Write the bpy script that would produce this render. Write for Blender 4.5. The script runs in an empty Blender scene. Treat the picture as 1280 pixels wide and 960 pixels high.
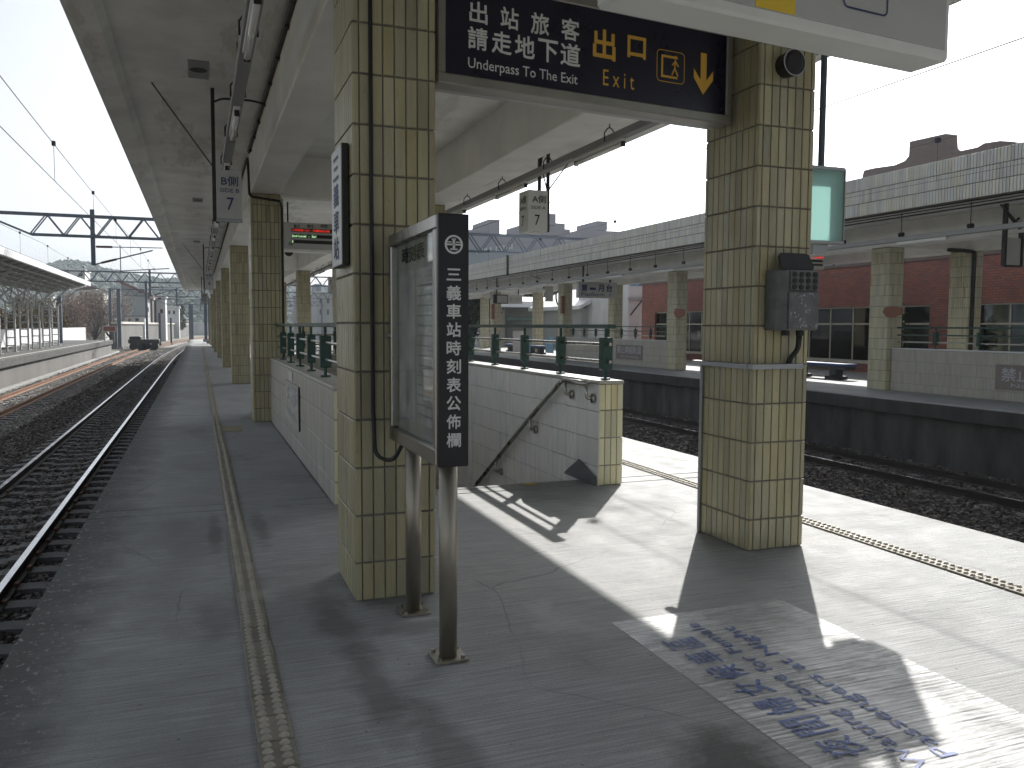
import bpy, bmesh, math, random
import numpy as np
from mathutils import Vector, Matrix
random.seed(7); rng = np.random.default_rng(7)
R = math.radians
SC = bpy.context.scene
COL = SC.collection

# ------------------------------------------------------------------ camera
CAM_H = 1.5
YAW, PITCH, ROLL, FPX = R(20.65), R(-3.96), R(0.3), 1038.0
_f = np.array([math.sin(YAW)*math.cos(PITCH), math.cos(YAW)*math.cos(PITCH), math.sin(PITCH)])
_r0 = np.array([math.cos(YAW), -math.sin(YAW), 0.0]); _u0 = np.cross(_r0, _f)
_r = _r0*math.cos(ROLL)+_u0*math.sin(ROLL); _u = -_r0*math.sin(ROLL)+_u0*math.cos(ROLL)
cam_d = bpy.data.cameras.new('camera'); cam = bpy.data.objects.new('camera', cam_d); COL.objects.link(cam)
cam.matrix_world = Matrix(((_r[0], _u[0], -_f[0], 0), (_r[1], _u[1], -_f[1], 0), (_r[2], _u[2], -_f[2], CAM_H), (0, 0, 0, 1)))
cam_d.sensor_width = 36; cam_d.lens = FPX/1280*36; cam_d.clip_start = 0.05; cam_d.clip_end = 6000
SC.camera = cam

# ------------------------------------------------------------------ sky, sun, exposure
SUN_AZ, SUN_EL = R(36.6), R(34.8)            # azimuth from +Y towards +X
world = bpy.data.worlds.new('World'); SC.world = world; world.use_nodes = True
nt = world.node_tree; nt.nodes.clear()
wo = nt.nodes.new('ShaderNodeOutputWorld'); bg = nt.nodes.new('ShaderNodeBackground')
sky = nt.nodes.new('ShaderNodeTexSky'); sky.sky_type = 'NISHITA'; sky.sun_disc = False
sky.sun_elevation = SUN_EL; sky.sun_rotation = SUN_AZ; sky.altitude = 300
sky.air_density = 1.0; sky.dust_density = 4.5; sky.ozone_density = 1.0
tc = nt.nodes.new('ShaderNodeTexCoord'); mp = nt.nodes.new('ShaderNodeMapping'); mp.inputs['Scale'].default_value = (1, 1, 2.6)
nz = nt.nodes.new('ShaderNodeTexNoise'); nz.inputs['Scale'].default_value = 1.7; nz.inputs['Detail'].default_value = 6; nz.inputs['Roughness'].default_value = .55
rp = nt.nodes.new('ShaderNodeValToRGB'); rp.color_ramp.elements[0].position = .30; rp.color_ramp.elements[1].position = .60
rp.color_ramp.elements[0].color = (.45, .45, .45, 1); rp.color_ramp.elements[1].color = (.97, .97, .97, 1)
hs = nt.nodes.new('ShaderNodeMixRGB'); hs.blend_type = 'MIX'
bw = nt.nodes.new('ShaderNodeRGBToBW'); wm = nt.nodes.new('ShaderNodeMixRGB'); wm.blend_type = 'MULTIPLY'; wm.inputs[0].default_value = 1
wm.inputs[2].default_value = (.97, 1.02, 1.08, 1)
nt.links.new(tc.outputs['Generated'], mp.inputs[0]); nt.links.new(mp.outputs[0], nz.inputs['Vector']); nt.links.new(nz.outputs[0], rp.inputs[0])
nt.links.new(sky.outputs[0], bw.inputs[0]); nt.links.new(bw.outputs[0], wm.inputs[1])
nt.links.new(rp.outputs[0], hs.inputs[0]); nt.links.new(sky.outputs[0], hs.inputs[1]); nt.links.new(wm.outputs[0], hs.inputs[2])
nt.links.new(hs.outputs[0], bg.inputs[0]); bg.inputs[1].default_value = 0.125
nt.links.new(bg.outputs[0], wo.inputs[0])
sun_d = bpy.data.lights.new('sun', 'SUN'); sun_d.energy = 4.8; sun_d.angle = R(0.55); sun_d.color = (1.0, .97, .925)
sun = bpy.data.objects.new('sun', sun_d); COL.objects.link(sun)
sdir = Vector((math.sin(SUN_AZ)*math.cos(SUN_EL), math.cos(SUN_AZ)*math.cos(SUN_EL), math.sin(SUN_EL)))
sun.rotation_euler = sdir.to_track_quat('Z', 'Y').to_euler()
SC.view_settings.view_transform = 'Standard'; SC.view_settings.look = 'None'; SC.view_settings.gamma = 1.0
SC.view_settings.exposure = 0.60
SC.cycles.use_denoising = True
SC.cycles.max_bounces = 6; SC.cycles.diffuse_bounces = 4; SC.cycles.glossy_bounces = 2; SC.cycles.transparent_max_bounces = 8
SC.cycles.use_adaptive_sampling = True; SC.cycles.adaptive_threshold = .025; SC.cycles.caustics_reflective = False; SC.cycles.caustics_refractive = False

# ------------------------------------------------------------------ pixel -> place on a known plane
def ray(x, y): return _f+_r*(x-640)/FPX-_u*(y-480)/FPX
def on_z(x, y, z=0): d = ray(x, y); k = (z-CAM_H)/d[2]; return (d[0]*k, d[1]*k, z)
def on_x(x, y, X): d = ray(x, y); k = X/d[0]; return (X, d[1]*k, CAM_H+d[2]*k)
def on_y(x, y, Y): d = ray(x, y); k = Y/d[1]; return (d[0]*k, Y, CAM_H+d[2]*k)

# ------------------------------------------------------------------ materials
MATS = {}
class N:
    def __init__(s, m):
        s.m = m; m.use_nodes = True; s.t = m.node_tree; s.b = s.t.nodes['Principled BSDF']; s.tc = None; s.geo = None
    def new(s, t, **kw):
        n = s.t.nodes.new(t)
        for k, v in kw.items(): setattr(n, k, v)
        return n
    def link(s, a, b): s.t.links.new(a, b)
    def pos(s, scale=(1, 1, 1), rot=(0, 0, 0), loc=(0, 0, 0)):
        if s.geo is None: s.geo = s.new('ShaderNodeNewGeometry')
        mpn = s.new('ShaderNodeMapping'); mpn.inputs['Scale'].default_value = scale; mpn.inputs['Rotation'].default_value = rot; mpn.inputs['Location'].default_value = loc
        s.link(s.geo.outputs['Position'], mpn.inputs[0]); return mpn.outputs[0]
    def noise(s, vec, scale, detail=4, rough=.55):
        n = s.new('ShaderNodeTexNoise'); n.inputs['Scale'].default_value = scale; n.inputs['Detail'].default_value = detail; n.inputs['Roughness'].default_value = rough
        s.link(vec, n.inputs['Vector']); return n.outputs[0]
    def ramp(s, fac, stops):
        n = s.new('ShaderNodeValToRGB'); e = n.color_ramp.elements
        while len(e) < len(stops): e.new(.5)
        for i, (p, c) in enumerate(stops):
            e[i].position = p; e[i].color = (*c, 1) if len(c) == 3 else c
        s.link(fac, n.inputs[0]); return n.outputs[0]
    def mix(s, fac, a, b, mode='MIX'):
        n = s.new('ShaderNodeMixRGB'); n.blend_type = mode
        for sock, v in zip(n.inputs, (fac, a, b)):
            if isinstance(v, (int, float)): sock.default_value = v
            elif isinstance(v, tuple): sock.default_value = (*v, 1)
            else: s.link(v, sock)
        return n.outputs[0]
    def math(s, op, a, b=0.0):
        n = s.new('ShaderNodeMath'); n.operation = op
        for sock, v in zip(n.inputs, (a, b)):
            if isinstance(v, (int, float)): sock.default_value = v
            else: s.link(v, sock)
        return n.outputs[0]
    def bump(s, h, dist=.01, strength=1.0):
        n = s.new('ShaderNodeBump'); n.inputs['Strength'].default_value = strength; n.inputs['Distance'].default_value = dist
        s.link(h, n.inputs['Height']); s.link(n.outputs[0], s.b.inputs['Normal'])
    def col(s, c): s.link(c, s.b.inputs['Base Color'])
    def rough(s, c):
        if isinstance(c, (int, float)): s.b.inputs['Roughness'].default_value = c
        else: s.link(c, s.b.inputs['Roughness'])
def g3(v): return (v, v, v)

def mat(name, color, rough=.6, metal=0.0, vary=.12, scale=3.0, spec=None, bump=0.0, streak=False, rnd=0.0, island=False):
    """plain surface: colour with blotchy variation, optional drip streaks, optional per-piece variation"""
    if name in MATS: return MATS[name]
    m = bpy.data.materials.new(name); n = N(m); MATS[name] = m
    n.b.inputs['Metallic'].default_value = metal; n.b.inputs['Roughness'].default_value = rough
    if spec is not None: n.b.inputs['Specular IOR Level'].default_value = spec
    v = n.pos((1, 1, .25) if streak else (1, 1, 1))
    nn = n.noise(v, scale, 6, .62)
    lo = tuple(c*(1-vary) for c in color); hi = tuple(min(1, c*(1+vary)) for c in color)
    c = n.ramp(nn, [(.3, lo), (.7, hi)])
    if rnd:
        if island:
            if n.geo is None: n.geo = n.new('ShaderNodeNewGeometry')
            rv = n.geo.outputs['Random Per Island']
        else: rv = n.new('ShaderNodeObjectInfo').outputs['Random']
        k = n.ramp(rv, [(0, g3(1-rnd)), (1, g3(1+rnd*.4))]); c = n.mix(1.0, c, k, 'MULTIPLY')
    n.col(c)
    rr = n.ramp(nn, [(.3, g3(max(0, rough-.08))), (.7, g3(min(1, rough+.1)))]); n.rough(rr)
    if bump: n.bump(n.noise(n.pos(), scale*14, 3), bump)
    return m

def mat_concrete_floor(name, base=(.40, .405, .40)):
    m = bpy.data.materials.new(name); n = N(m); MATS[name] = m
    p = n.pos()
    big = n.noise(n.pos((.9, .5, 1)), .9, 5, .6)
    mid = n.noise(p, 3.2, 6, .65)
    broom = n.noise(n.pos((1.1, 34, 1), (0, 0, R(4))), 2.2, 5, .7)       # broom lines run across the platform
    fine = n.noise(p, 120, 3, .6)
    c = n.ramp(big, [(.25, tuple(b*.78 for b in base)), (.5, base), (.75, tuple(min(1, b*1.14) for b in base))])
    c = n.mix(.55, c, n.ramp(mid, [(.3, g3(.72)), (.62, g3(1.0))]), 'MULTIPLY')
    c = n.mix(.75, c, n.ramp(broom, [(.34, g3(.58)), (.64, g3(1.14))]), 'MULTIPLY')
    c = n.mix(.6, c, n.ramp(fine, [(.3, g3(.66)), (.7, g3(1.12))]), 'MULTIPLY')
    grit = n.noise(p, 420, 2, .5); c = n.mix(.5, c, n.ramp(grit, [(.34, g3(.6)), (.5, g3(1.0)), (.68, g3(1.25))]), 'MULTIPLY')
    # old water stains with their own outline
    st = n.noise(n.pos((.55, .33, 1), (0, 0, R(12)), (3.1, 1.7, 0)), 1.25, 7, .62)
    c = n.mix(n.ramp(st, [(.55, g3(0)), (.68, g3(.50))]), c, (.14, .14, .132))
    st2 = n.noise(n.pos((1.6, 1.0, 1), (0, 0, 0), (8, 2, 0)), 1.1, 6, .6)
    c = n.mix(n.ramp(st2, [(.62, g3(0)), (.70, g3(.30))]), c, (.50, .50, .49))
    sp = n.new('ShaderNodeTexVoronoi'); sp.inputs['Scale'].default_value = 9; n.link(p, sp.inputs['Vector'])
    c = n.mix(n.ramp(sp.outputs['Distance'], [(.03, g3(.7)), (.075, g3(0))]), c, (.07, .07, .065))
    # dirty, chipped band along the platform's left edge
    sep = n.new('ShaderNodeSeparateXYZ'); n.link(p, sep.inputs[0])
    edge = n.math('ADD', sep.outputs[0], n.math('MULTIPLY', mid, .5))
    c = n.mix(n.ramp(n.math('MULTIPLY', n.math('ADD', edge, 1.0), .5), [(.17, g3(.88)), (.29, g3(.62)), (.42, g3(0))]), c, (.085, .085, .08))
    chips = n.noise(n.pos((1, .7, 1)), 26, 3, .7)
    em = n.ramp(n.math('MULTIPLY', n.math('ADD', edge, 1.0), .5), [(.20, g3(1)), (.40, g3(0))])
    c = n.mix(n.math('MULTIPLY', em, n.ramp(chips, [(.58, g3(0)), (.64, g3(.8))])), c, (.46, .46, .45))
    # spilt-water marks and a greasy patch, each where it lies
    wob = n.noise(n.pos(loc=(5, 3, 0)), 3.5, 6, .65)
    for (sx, sy, rx_, ry_, amt) in ((1.70, 2.28, .22, .30, .85), (1.25, 2.05, .45, .22, .5), (.62, 4.15, .13, .5, .55), (.66, 3.35, .10, .55, .55), (.80, 2.75, .12, .40, .5), (.95, 4.42, .28, .18, .4), (.08, 6.3, .06, .7, .5), (.40, 6.4, .07, .6, .5), (.05, 4.4, .10, .35, .35), (1.0, 3.95, .22, .10, .35), (3.3, 5.9, .25, .4, .25)):
        d = n.new('ShaderNodeVectorMath'); d.operation = 'LENGTH'
        n.link(n.pos((1/rx_, 1/ry_, 0), (0, 0, 0), (-sx/rx_, -sy/ry_, 0)), d.inputs[0])
        q = n.math('ADD', d.outputs['Value'], n.math('MULTIPLY', n.math('SUBTRACT', wob, .5), 2.2))
        c = n.mix(n.ramp(n.math('MULTIPLY', q, .5), [(.22, g3(amt)), (.56, g3(0))]), c, (.075, .075, .07))
    # hair cracks
    vo = n.new('ShaderNodeTexVoronoi'); vo.feature = 'DISTANCE_TO_EDGE'; vo.inputs['Scale'].default_value = .62
    wv = n.mix(.12, p, n.new('ShaderNodeTexNoise').outputs[1]); n.link(wv, vo.inputs['Vector'])
    wn = n.t.nodes[-1]
    for q in n.t.nodes:
        if q.type == 'TEX_NOISE' and not q.inputs['Vector'].is_linked: n.link(p, q.inputs['Vector']); q.inputs['Scale'].default_value = 2.4; q.inputs['Detail'].default_value = 5
    ck = n.math('MULTIPLY', n.ramp(vo.outputs['Distance'], [(.0015, g3(1)), (.004, g3(0))]), n.ramp(n.noise(p, .8, 2), [(.5, g3(0)), (.56, g3(1))]))
    c = n.mix(n.math('MULTIPLY', ck, .45), c, (.07, .07, .065))
    n.link(n.ramp(n.math('MULTIPLY', n.math('ADD', edge, 1.0), .5), [(.25, g3(.05)), (.45, g3(.33))]), n.b.inputs['Specular IOR Level'])
    n.col(c); n.rough(n.ramp(mid, [(.3, g3(.6)), (.7, g3(.85))]))
    h = n.math('ADD', n.math('MULTIPLY', broom, 1.0), n.math('MULTIPLY', fine, .3)); n.bump(h, .006)
    return m

def mat_paint_wear(name, color, lo, hi, scale=16, rough=.6, streak=True):
    """worn road paint: holes where the concrete below shows"""
    m = bpy.data.materials.new(name); n = N(m); MATS[name] = m
    nn = n.noise(n.pos((1.1, 30, 1) if streak else (1, 1, 1), (0, 0, R(4))), 2.4 if streak else scale, 6, .72)
    n2 = n.noise(n.pos(), 2.2, 5, .65)
    f = n.math('ADD', n.math('MULTIPLY', nn, .6), n.math('MULTIPLY', n2, .4))
    n.b.inputs['Base Color'].default_value = (*color, 1); n.b.inputs['Roughness'].default_value = rough
    n.link(n.ramp(f, [(lo, g3(0)), (hi, g3(1))]), n.b.inputs['Alpha'])
    return m

def mat_tile(name, color, island, dirt=.5, gloss=.22, even=0.0):
    m = bpy.data.materials.new(name); n = N(m); MATS[name] = m
    if island:
        n.geo = n.new('ShaderNodeNewGeometry'); rv = n.geo.outputs['Random Per Island']
    else: rv = n.new('ShaderNodeObjectInfo').outputs['Random']
    k = n.ramp(rv, [(0, tuple(c*.72 for c in color)), (.08, tuple(c*.88 for c in color)), (.4, color), (.72, tuple(min(1, c*q) for c, q in zip(color, (1.10, 1.08, 1.0)))), (.92, tuple(c*q for c, q in zip(color, (1.0, .94, .78)))), (1, tuple(min(1, c*q) for c, q in zip(color, (1.2, 1.16, 1.15))))])
    if even: k = n.mix(even, k, color)
    d = n.noise(n.pos((1, 1, .12)), 7, 6, .7)
    c = n.mix(n.ramp(d, [(.42, g3(0)), (.70, g3(dirt))]), k, tuple(c*q for c, q in zip(color, (.50, .44, .34))))
    s2 = n.noise(n.pos(), 40, 3, .6)
    c = n.mix(n.ramp(s2, [(.66, g3(0)), (.72, g3(.35))]), c, (.10, .085, .06))
    n.col(c); n.rough(n.ramp(d, [(.3, g3(gloss)), (.7, g3(gloss+.25))]))
    n.bump(n.noise(n.pos(), 9, 2), .0015)
    return m

def mat_brick(name):
    m = bpy.data.materials.new(name); n = N(m); MATS[name] = m
    p = n.pos((1, 1, 1), (0, 0, 0))
    sep = n.new('ShaderNodeSeparateXYZ'); n.link(p, sep.inputs[0])
    cb = n.new('ShaderNodeCombineXYZ'); n.link(n.math('ADD', sep.outputs[1], sep.outputs[0]), cb.inputs[0]); n.link(sep.outputs[2], cb.inputs[1])
    b = n.new('ShaderNodeTexBrick'); n.link(cb.outputs[0], b.inputs['Vector']); b.inputs['Scale'].default_value = 1
    b.inputs['Color1'].default_value = (.40, .15, .115, 1); b.inputs['Color2'].default_value = (.22, .12, .12, 1); b.inputs['Mortar'].default_value = (.17, .13, .12, 1)
    b.inputs['Brick Width'].default_value = .23; b.inputs['Row Height'].default_value = .075; b.inputs['Mortar Size'].default_value = .009; b.inputs['Bias'].default_value = -.25
    c = n.mix(.5, b.outputs[0], n.ramp(n.noise(p, 2, 6), [(.3, g3(.7)), (.7, g3(1.1))]), 'MULTIPLY')
    n.col(c); n.rough(.85); n.bump(b.outputs['Fac'], -.006)
    return m

def mat_leaf(name, cols, rough=.7):
    m = bpy.data.materials.new(name); n = N(m); MATS[name] = m
    n.geo = n.new('ShaderNodeNewGeometry')
    st = [(i/(len(cols)-1), c) for i, c in enumerate(cols)]
    n.col(n.ramp(n.geo.outputs['Random Per Island'], st)); n.rough(rough); n.b.inputs['Specular IOR Level'].default_value = .2
    return m

def mat_emit(name, color, strength):
    m = bpy.data.materials.new(name); n = N(m); MATS[name] = m
    n.b.inputs['Base Color'].default_value = (*[c*.1 for c in color], 1); n.b.inputs['Emission Color'].default_value = (*color, 1); n.b.inputs['Emission Strength'].default_value = strength
    return m

def mat_glass(name, tint=(.8, .85, .85), alpha=.3, rough=.05):
    m = bpy.data.materials.new(name); n = N(m); MATS[name] = m
    t = n.t; tr = t.nodes.new('ShaderNodeBsdfTransparent'); gl = t.nodes.new('ShaderNodeBsdfGlossy'); mx = t.nodes.new('ShaderNodeMixShader'); fr = t.nodes.new('ShaderNodeFresnel')
    tr.inputs[0].default_value = (*tint, 1); gl.inputs['Roughness'].default_value = rough; fr.inputs[0].default_value = 1.5
    ad = n.math('MULTIPLY', fr.outputs[0], alpha)
    n.link(ad, mx.inputs[0]); n.link(tr.outputs[0], mx.inputs[1]); n.link(gl.outputs[0], mx.inputs[2]); n.link(mx.outputs[0], t.nodes['Material Output'].inputs[0])
    return m

M = MATS
mat_concrete_floor('platform_concrete')
mat('slab_gap', (.06, .06, .058), .9)
mat('soffit', (.80, .80, .78), .75, vary=.14, scale=1.3, bump=.003)
def water_marks(name):
    n = N(M[name]); c = n.b.inputs['Base Color'].links[0].from_socket
    w = n.noise(n.pos((1.6, .35, 1), (0, 0, 0), (2, 7, 0)), 1.1, 7, .68)
    c = n.mix(n.ramp(w, [(.56, g3(0)), (.60, g3(.30)), (.66, g3(.10)), (.74, g3(.35))]), c, (.33, .29, .22))
    q = n.noise(n.pos((1, 1, .4)), 26, 3, .6); c = n.mix(n.ramp(q, [(.68, g3(0)), (.73, g3(.4))]), c, (.20, .18, .15)); n.col(c)
water_marks('soffit')
mat('beam_paint', (.80, .80, .77), .7, vary=.10, scale=1.6, bump=.003)
mat('edge_concrete', (.26, .26, .25), .85, vary=.3, scale=2.5, bump=.006, streak=True)
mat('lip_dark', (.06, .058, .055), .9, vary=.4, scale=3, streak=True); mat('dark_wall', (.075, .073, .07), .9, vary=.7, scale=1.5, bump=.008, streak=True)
mat_tile('column_tile', (.42, .39, .262), False); mat_tile('column_tile_joined', (.42, .39, .262), True)
mat_tile('pale_tile', (.49, .475, .43), True, .3, .25, .5); mat_tile('end_tile_bounce_lit', (.74, .71, .50), False, .35); mat_tile('stair_tile', (.84, .83, .81), False, .2, .18, .75)  # parapet end tiles: light bounced off the floor put into a lighter colour
mat_tile('fascia_tile', (.57, .575, .55), True, .3, .4); mat_tile('far_tile', (.56, .545, .41), True, .4, .3)
mat('grout', (.20, .185, .16), .9, vary=.2, scale=8); mat('grout_pale', (.33, .31, .28), .9, vary=.2, scale=8)
mat('dado', (.13, .14, .15), .45, vary=.25, scale=9)
mat('steel', (.42, .41, .38), .3, 1.0, vary=.12, scale=5, streak=True)
mat('steel_dull', (.36, .33, .27), .42, .9, vary=.25, scale=4, streak=True)
mat('galv', (.36, .37, .38), .5, .8, vary=.15)
mat('green_paint', (.020, .062, .048), .35, vary=.2, scale=6)
mat('sign_black', (.006, .006, .010), .35, vary=.1); mat('sign_navy', (.007, .006, .022), .3, vary=.1)
mat('alu_frame', (.30, .29, .26), .4, .6, vary=.15)
mat('white_letter', (.72, .72, .70), .5, vary=.05); mat('grey_letter', (.42, .42, .44), .5, vary=.05)
mat('orange_letter', (.70, .40, .05), .5, vary=.05); mat('navy_letter', (.02, .025, .11), .5, vary=.05); mat('black_letter', (.015, .015, .018), .5, vary=.05)
mat('sign_white', (.60, .60, .57), .45, vary=.06, scale=2); mat('sign_yellow', (.72, .50, .03), .45, vary=.05)
mat('sign_grey', (.44, .44, .43), .45, vary=.06); mat('lamp_white', (.70, .70, .67), .4, vary=.08)
mat('trunk_grey', (.30, .30, .30), .5, .3, vary=.1); mat('tube_glass', (.80, .80, .78), .12, vary=.03)
mat('black_metal', (.035, .033, .032), .5, .3, vary=.2); mat('black_rubber', (.02, .02, .02), .6, vary=.2)
mat('rail_top', (.55, .56, .58), .22, 1.0, vary=.08); mat('rail_side', (.055, .045, .04), .7, .3, vary=.3)
mat('rail_rust', (.22, .12, .072), .75, .2, vary=.25, scale=5); mat('sleeper', (.15, .145, .14), .9, vary=.3, scale=4, bump=.004)
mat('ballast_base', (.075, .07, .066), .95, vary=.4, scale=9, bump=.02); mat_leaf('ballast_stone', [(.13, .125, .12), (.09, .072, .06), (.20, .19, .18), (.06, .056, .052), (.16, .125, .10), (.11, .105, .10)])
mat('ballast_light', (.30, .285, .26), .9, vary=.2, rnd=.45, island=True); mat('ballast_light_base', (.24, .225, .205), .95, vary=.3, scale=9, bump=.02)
mat('earth', (.16, .15, .12), .95, vary=.3, scale=.6)
mat('tactile_dome', (.40, .37, .31), .6, vary=.2, scale=9); mat('tactile', (.25, .225, .18), .65, vary=.25, scale=6, rnd=.25); mat('tactile_joined', (.30, .275, .22), .65, vary=.25, scale=6)
mat('box_paint', (.13, .13, .132), .55, .2, vary=.3, scale=12)
mat('gantry_steel', (.11, .13, .16), .6, .3, vary=.15); mat('truss_white', (.50, .50, .49), .5, vary=.1)
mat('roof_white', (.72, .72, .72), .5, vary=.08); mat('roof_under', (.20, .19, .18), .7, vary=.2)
mat('wall_white', (.62, .62, .62), .8, vary=.2, scale=.6, streak=True); mat('wall_grey', (.36, .37, .36), .8, vary=.15, scale=.5, streak=True)
mat('wall_old', (.15, .145, .135), .9, vary=.25, scale=.4, streak=True); mat('wall_cream', (.55, .53, .47), .8, vary=.12); mat('roof_red', (.24, .11, .09), .7, vary=.2); mat('roof_brown', (.16, .125, .115), .7, vary=.15)
mat('window_dark', (.025, .03, .035), .12, vary=.2); mat('window_frame', (.48, .46, .40), .5, .2, vary=.1)
mat('apartment', (.23, .21, .23), .8, vary=.1, scale=.2); mat('apartment_tile', (.22, .25, .28), .8, vary=.1, scale=.2)
mat('hill_green', (.055, .075, .045), .95, vary=.35, scale=.03); mat('bark', (.10, .075, .055), .9, vary=.3, scale=6)
mat_leaf('leaf_russet', [(.19, .10, .08), (.27, .18, .14), (.15, .13, .09), (.30, .24, .20), (.22, .11, .10)])
mat_leaf('leaf_grey', [(.24, .20, .17), (.33, .28, .25), (.20, .17, .14), (.30, .22, .19), (.40, .36, .33)])
mat_leaf('leaf_autumn', [(.16, .08, .02), (.06, .075, .02), (.20, .13, .03), (.05, .05, .02), (.15, .05, .03)])
mat_leaf('leaf_dark', [(.02, .035, .015), (.045, .06, .025), (.03, .045, .02)])
mat_leaf('forest', [(.035, .055, .03), (.07, .09, .045), (.05, .07, .035)])
mat('bench_blue', (.03, .07, .20), .3, vary=.1); mat('bench_dark', (.03, .03, .032), .5, vary=.2)
mat('orange_board', (.25, .10, .06), .6, vary=.2); mat('poster_blue', (.20, .38, .55), .4, vary=.4, scale=6)
mat('teal_plastic', (.46, .64, .61), .3, vary=.14, scale=3, streak=True); mat('poster', (.72, .73, .72), .6, vary=.35, scale=5)
mat('notice_pale', (.46, .43, .39), .6, vary=.1); mat('faded_sign', (.24, .20, .185), .6, vary=.1); mat('faded_letter', (.45, .45, .48), .6, vary=.05)
mat_brick('brickwork'); mat_glass('pane_glass', (.8, .85, .85), 1.0); mat_glass('case_glass', (.93, .94, .93), .42, .03)
mat_emit('led_red', (1.0, .05, .03), .5); mat_emit('led_green', (.6, 1.0, .5), .6)
mat_paint_wear('zone_paint', (.60, .60, .59), .41, .62, rough=.5); mat_paint_wear('zone_letter', (.085, .14, .36), .38, .56, rough=.55)
mat('wire', (.06, .06, .075), .9, 0.0, spec=.1); mat('porcelain', (.10, .06, .05), .3)
mat('patch', (.30, .27, .17), .8, vary=.15); mat('yellow_paint', (.55, .38, .02), .7, vary=.3, scale=20)

def translucent(name, color, fac=.6):
    m = M[name]; n = N(m); tl = n.new('ShaderNodeBsdfTranslucent'); tl.inputs[0].default_value = (*color, 1); mx = n.new('ShaderNodeMixShader'); mx.inputs[0].default_value = fac
    n.link(n.b.outputs[0], mx.inputs[1]); n.link(tl.outputs[0], mx.inputs[2]); n.link(mx.outputs[0], n.t.nodes['Material Output'].inputs[0])
translucent('teal_plastic', (.66, .88, .84), .6)

# ------------------------------------------------------------------ mesh helpers
def off(p):
    v = Vector((0, 0, 0))
    while p is not None: v += Vector(p.location); p = p.parent
    return v
def tag(o, label=None, cat=None, group=None, kind=None):
    for k, v in (('label', label), ('category', cat), ('group', group), ('kind', kind)):
        if v: o[k] = v
    return o
def thing(name, label, cat, loc=(0, 0, 0), group=None):
    o = bpy.data.objects.new(name, None); COL.objects.link(o); o.location = loc; o.empty_display_size = .1
    return tag(o, label, cat, group)
def put(name, me, m, parent=None, loc=(0, 0, 0)):
    o = bpy.data.objects.new(name, me); COL.objects.link(o)
    if m is not None and not me.materials: me.materials.append(M[m] if isinstance(m, str) else m)
    if parent is not None: o.parent = parent
    o.location = Vector(loc)-off(parent)
    return o
def obj(name, bm, m, parent=None, smooth=False, label=None, kind=None, cat=None, group=None):
    """links a bmesh in world coordinates as one object"""
    me = bpy.data.meshes.new(name)
    if parent is not None: bmesh.ops.translate(bm, verts=bm.verts, vec=-off(parent))
    bm.to_mesh(me); bm.free()
    if smooth:
        for p in me.polygons: p.use_smooth = True
    me.materials.append(M[m])
    o = bpy.data.objects.new(name, me); COL.objects.link(o)
    if parent is not None: o.parent = parent
    return tag(o, label, cat, group, kind)
def base_of(bm):
    xs = [v.co for v in bm.verts]
    return (sum(v.x for v in xs)/len(xs), sum(v.y for v in xs)/len(xs), min(v.z for v in xs))
def solo(name, bm, m, label, cat, group=None, smooth=False):
    """a thing that is one mesh, with its origin at its base"""
    b = Vector(base_of(bm)); bmesh.ops.translate(bm, verts=bm.verts, vec=-b)
    o = obj(name, bm, m, None, smooth, label, None, cat, group); o.location = b; return o
def new(): return bmesh.new()
def box(bm, x0, x1, y0, y1, z0, z1, bev=0):
    r = bmesh.ops.create_cube(bm, size=1, matrix=Matrix.LocRotScale(Vector(((x0+x1)/2, (y0+y1)/2, (z0+z1)/2)), None, Vector((x1-x0, y1-y0, z1-z0))))
    if bev:
        es = {e for v in r['verts'] for e in v.link_edges}
        bmesh.ops.bevel(bm, geom=list(es), offset=bev, segments=1, affect='EDGES')
    return bm
def B(*a, bev=0): return box(new(), *a, bev=bev)
def cyl(bm, p, q, r, seg=10, r2=None, caps=True):
    p = Vector(p); q = Vector(q); d = q-p
    mtx = Matrix.Translation((p+q)/2) @ d.to_track_quat('Z', 'Y').to_matrix().to_4x4()
    bmesh.ops.create_cone(bm, cap_ends=caps, segments=seg, radius1=r, radius2=r if r2 is None else r2, depth=d.length, matrix=mtx)
    return bm
def beam(bm, p, q, w, h=None):
    """rectangular bar from p to q"""
    p = Vector(p); q = Vector(q); d = q-p; h = h or w
    mtx = Matrix.Translation((p+q)/2) @ d.to_track_quat('Z', 'Y').to_matrix().to_4x4() @ Matrix.Diagonal((w, h, d.length, 1))
    bmesh.ops.create_cube(bm, size=1, matrix=mtx); return bm
def tube(bm, pts, r, seg=8):
    pts = [Vector(p) for p in pts]; rings = []; up = None
    for i, p in enumerate(pts):
        d = (pts[min(i+1, len(pts)-1)]-pts[max(i-1, 0)]).normalized()
        a = Vector((0, 0, 1)) if abs(d.z) < .95 else Vector((0, 1, 0))
        if up is not None: a = up
        s = d.cross(a).normalized(); t = s.cross(d).normalized(); up = t
        rings.append([bm.verts.new(p+s*math.cos(2*math.pi*k/seg)*r+t*math.sin(2*math.pi*k/seg)*r) for k in range(seg)])
    for a, b in zip(rings, rings[1:]):
        for k in range(seg): bm.faces.new((a[k], a[(k+1) % seg], b[(k+1) % seg], b[k]))
    bm.faces.new(rings[0][::-1]); bm.faces.new(rings[-1])
    return bm
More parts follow.
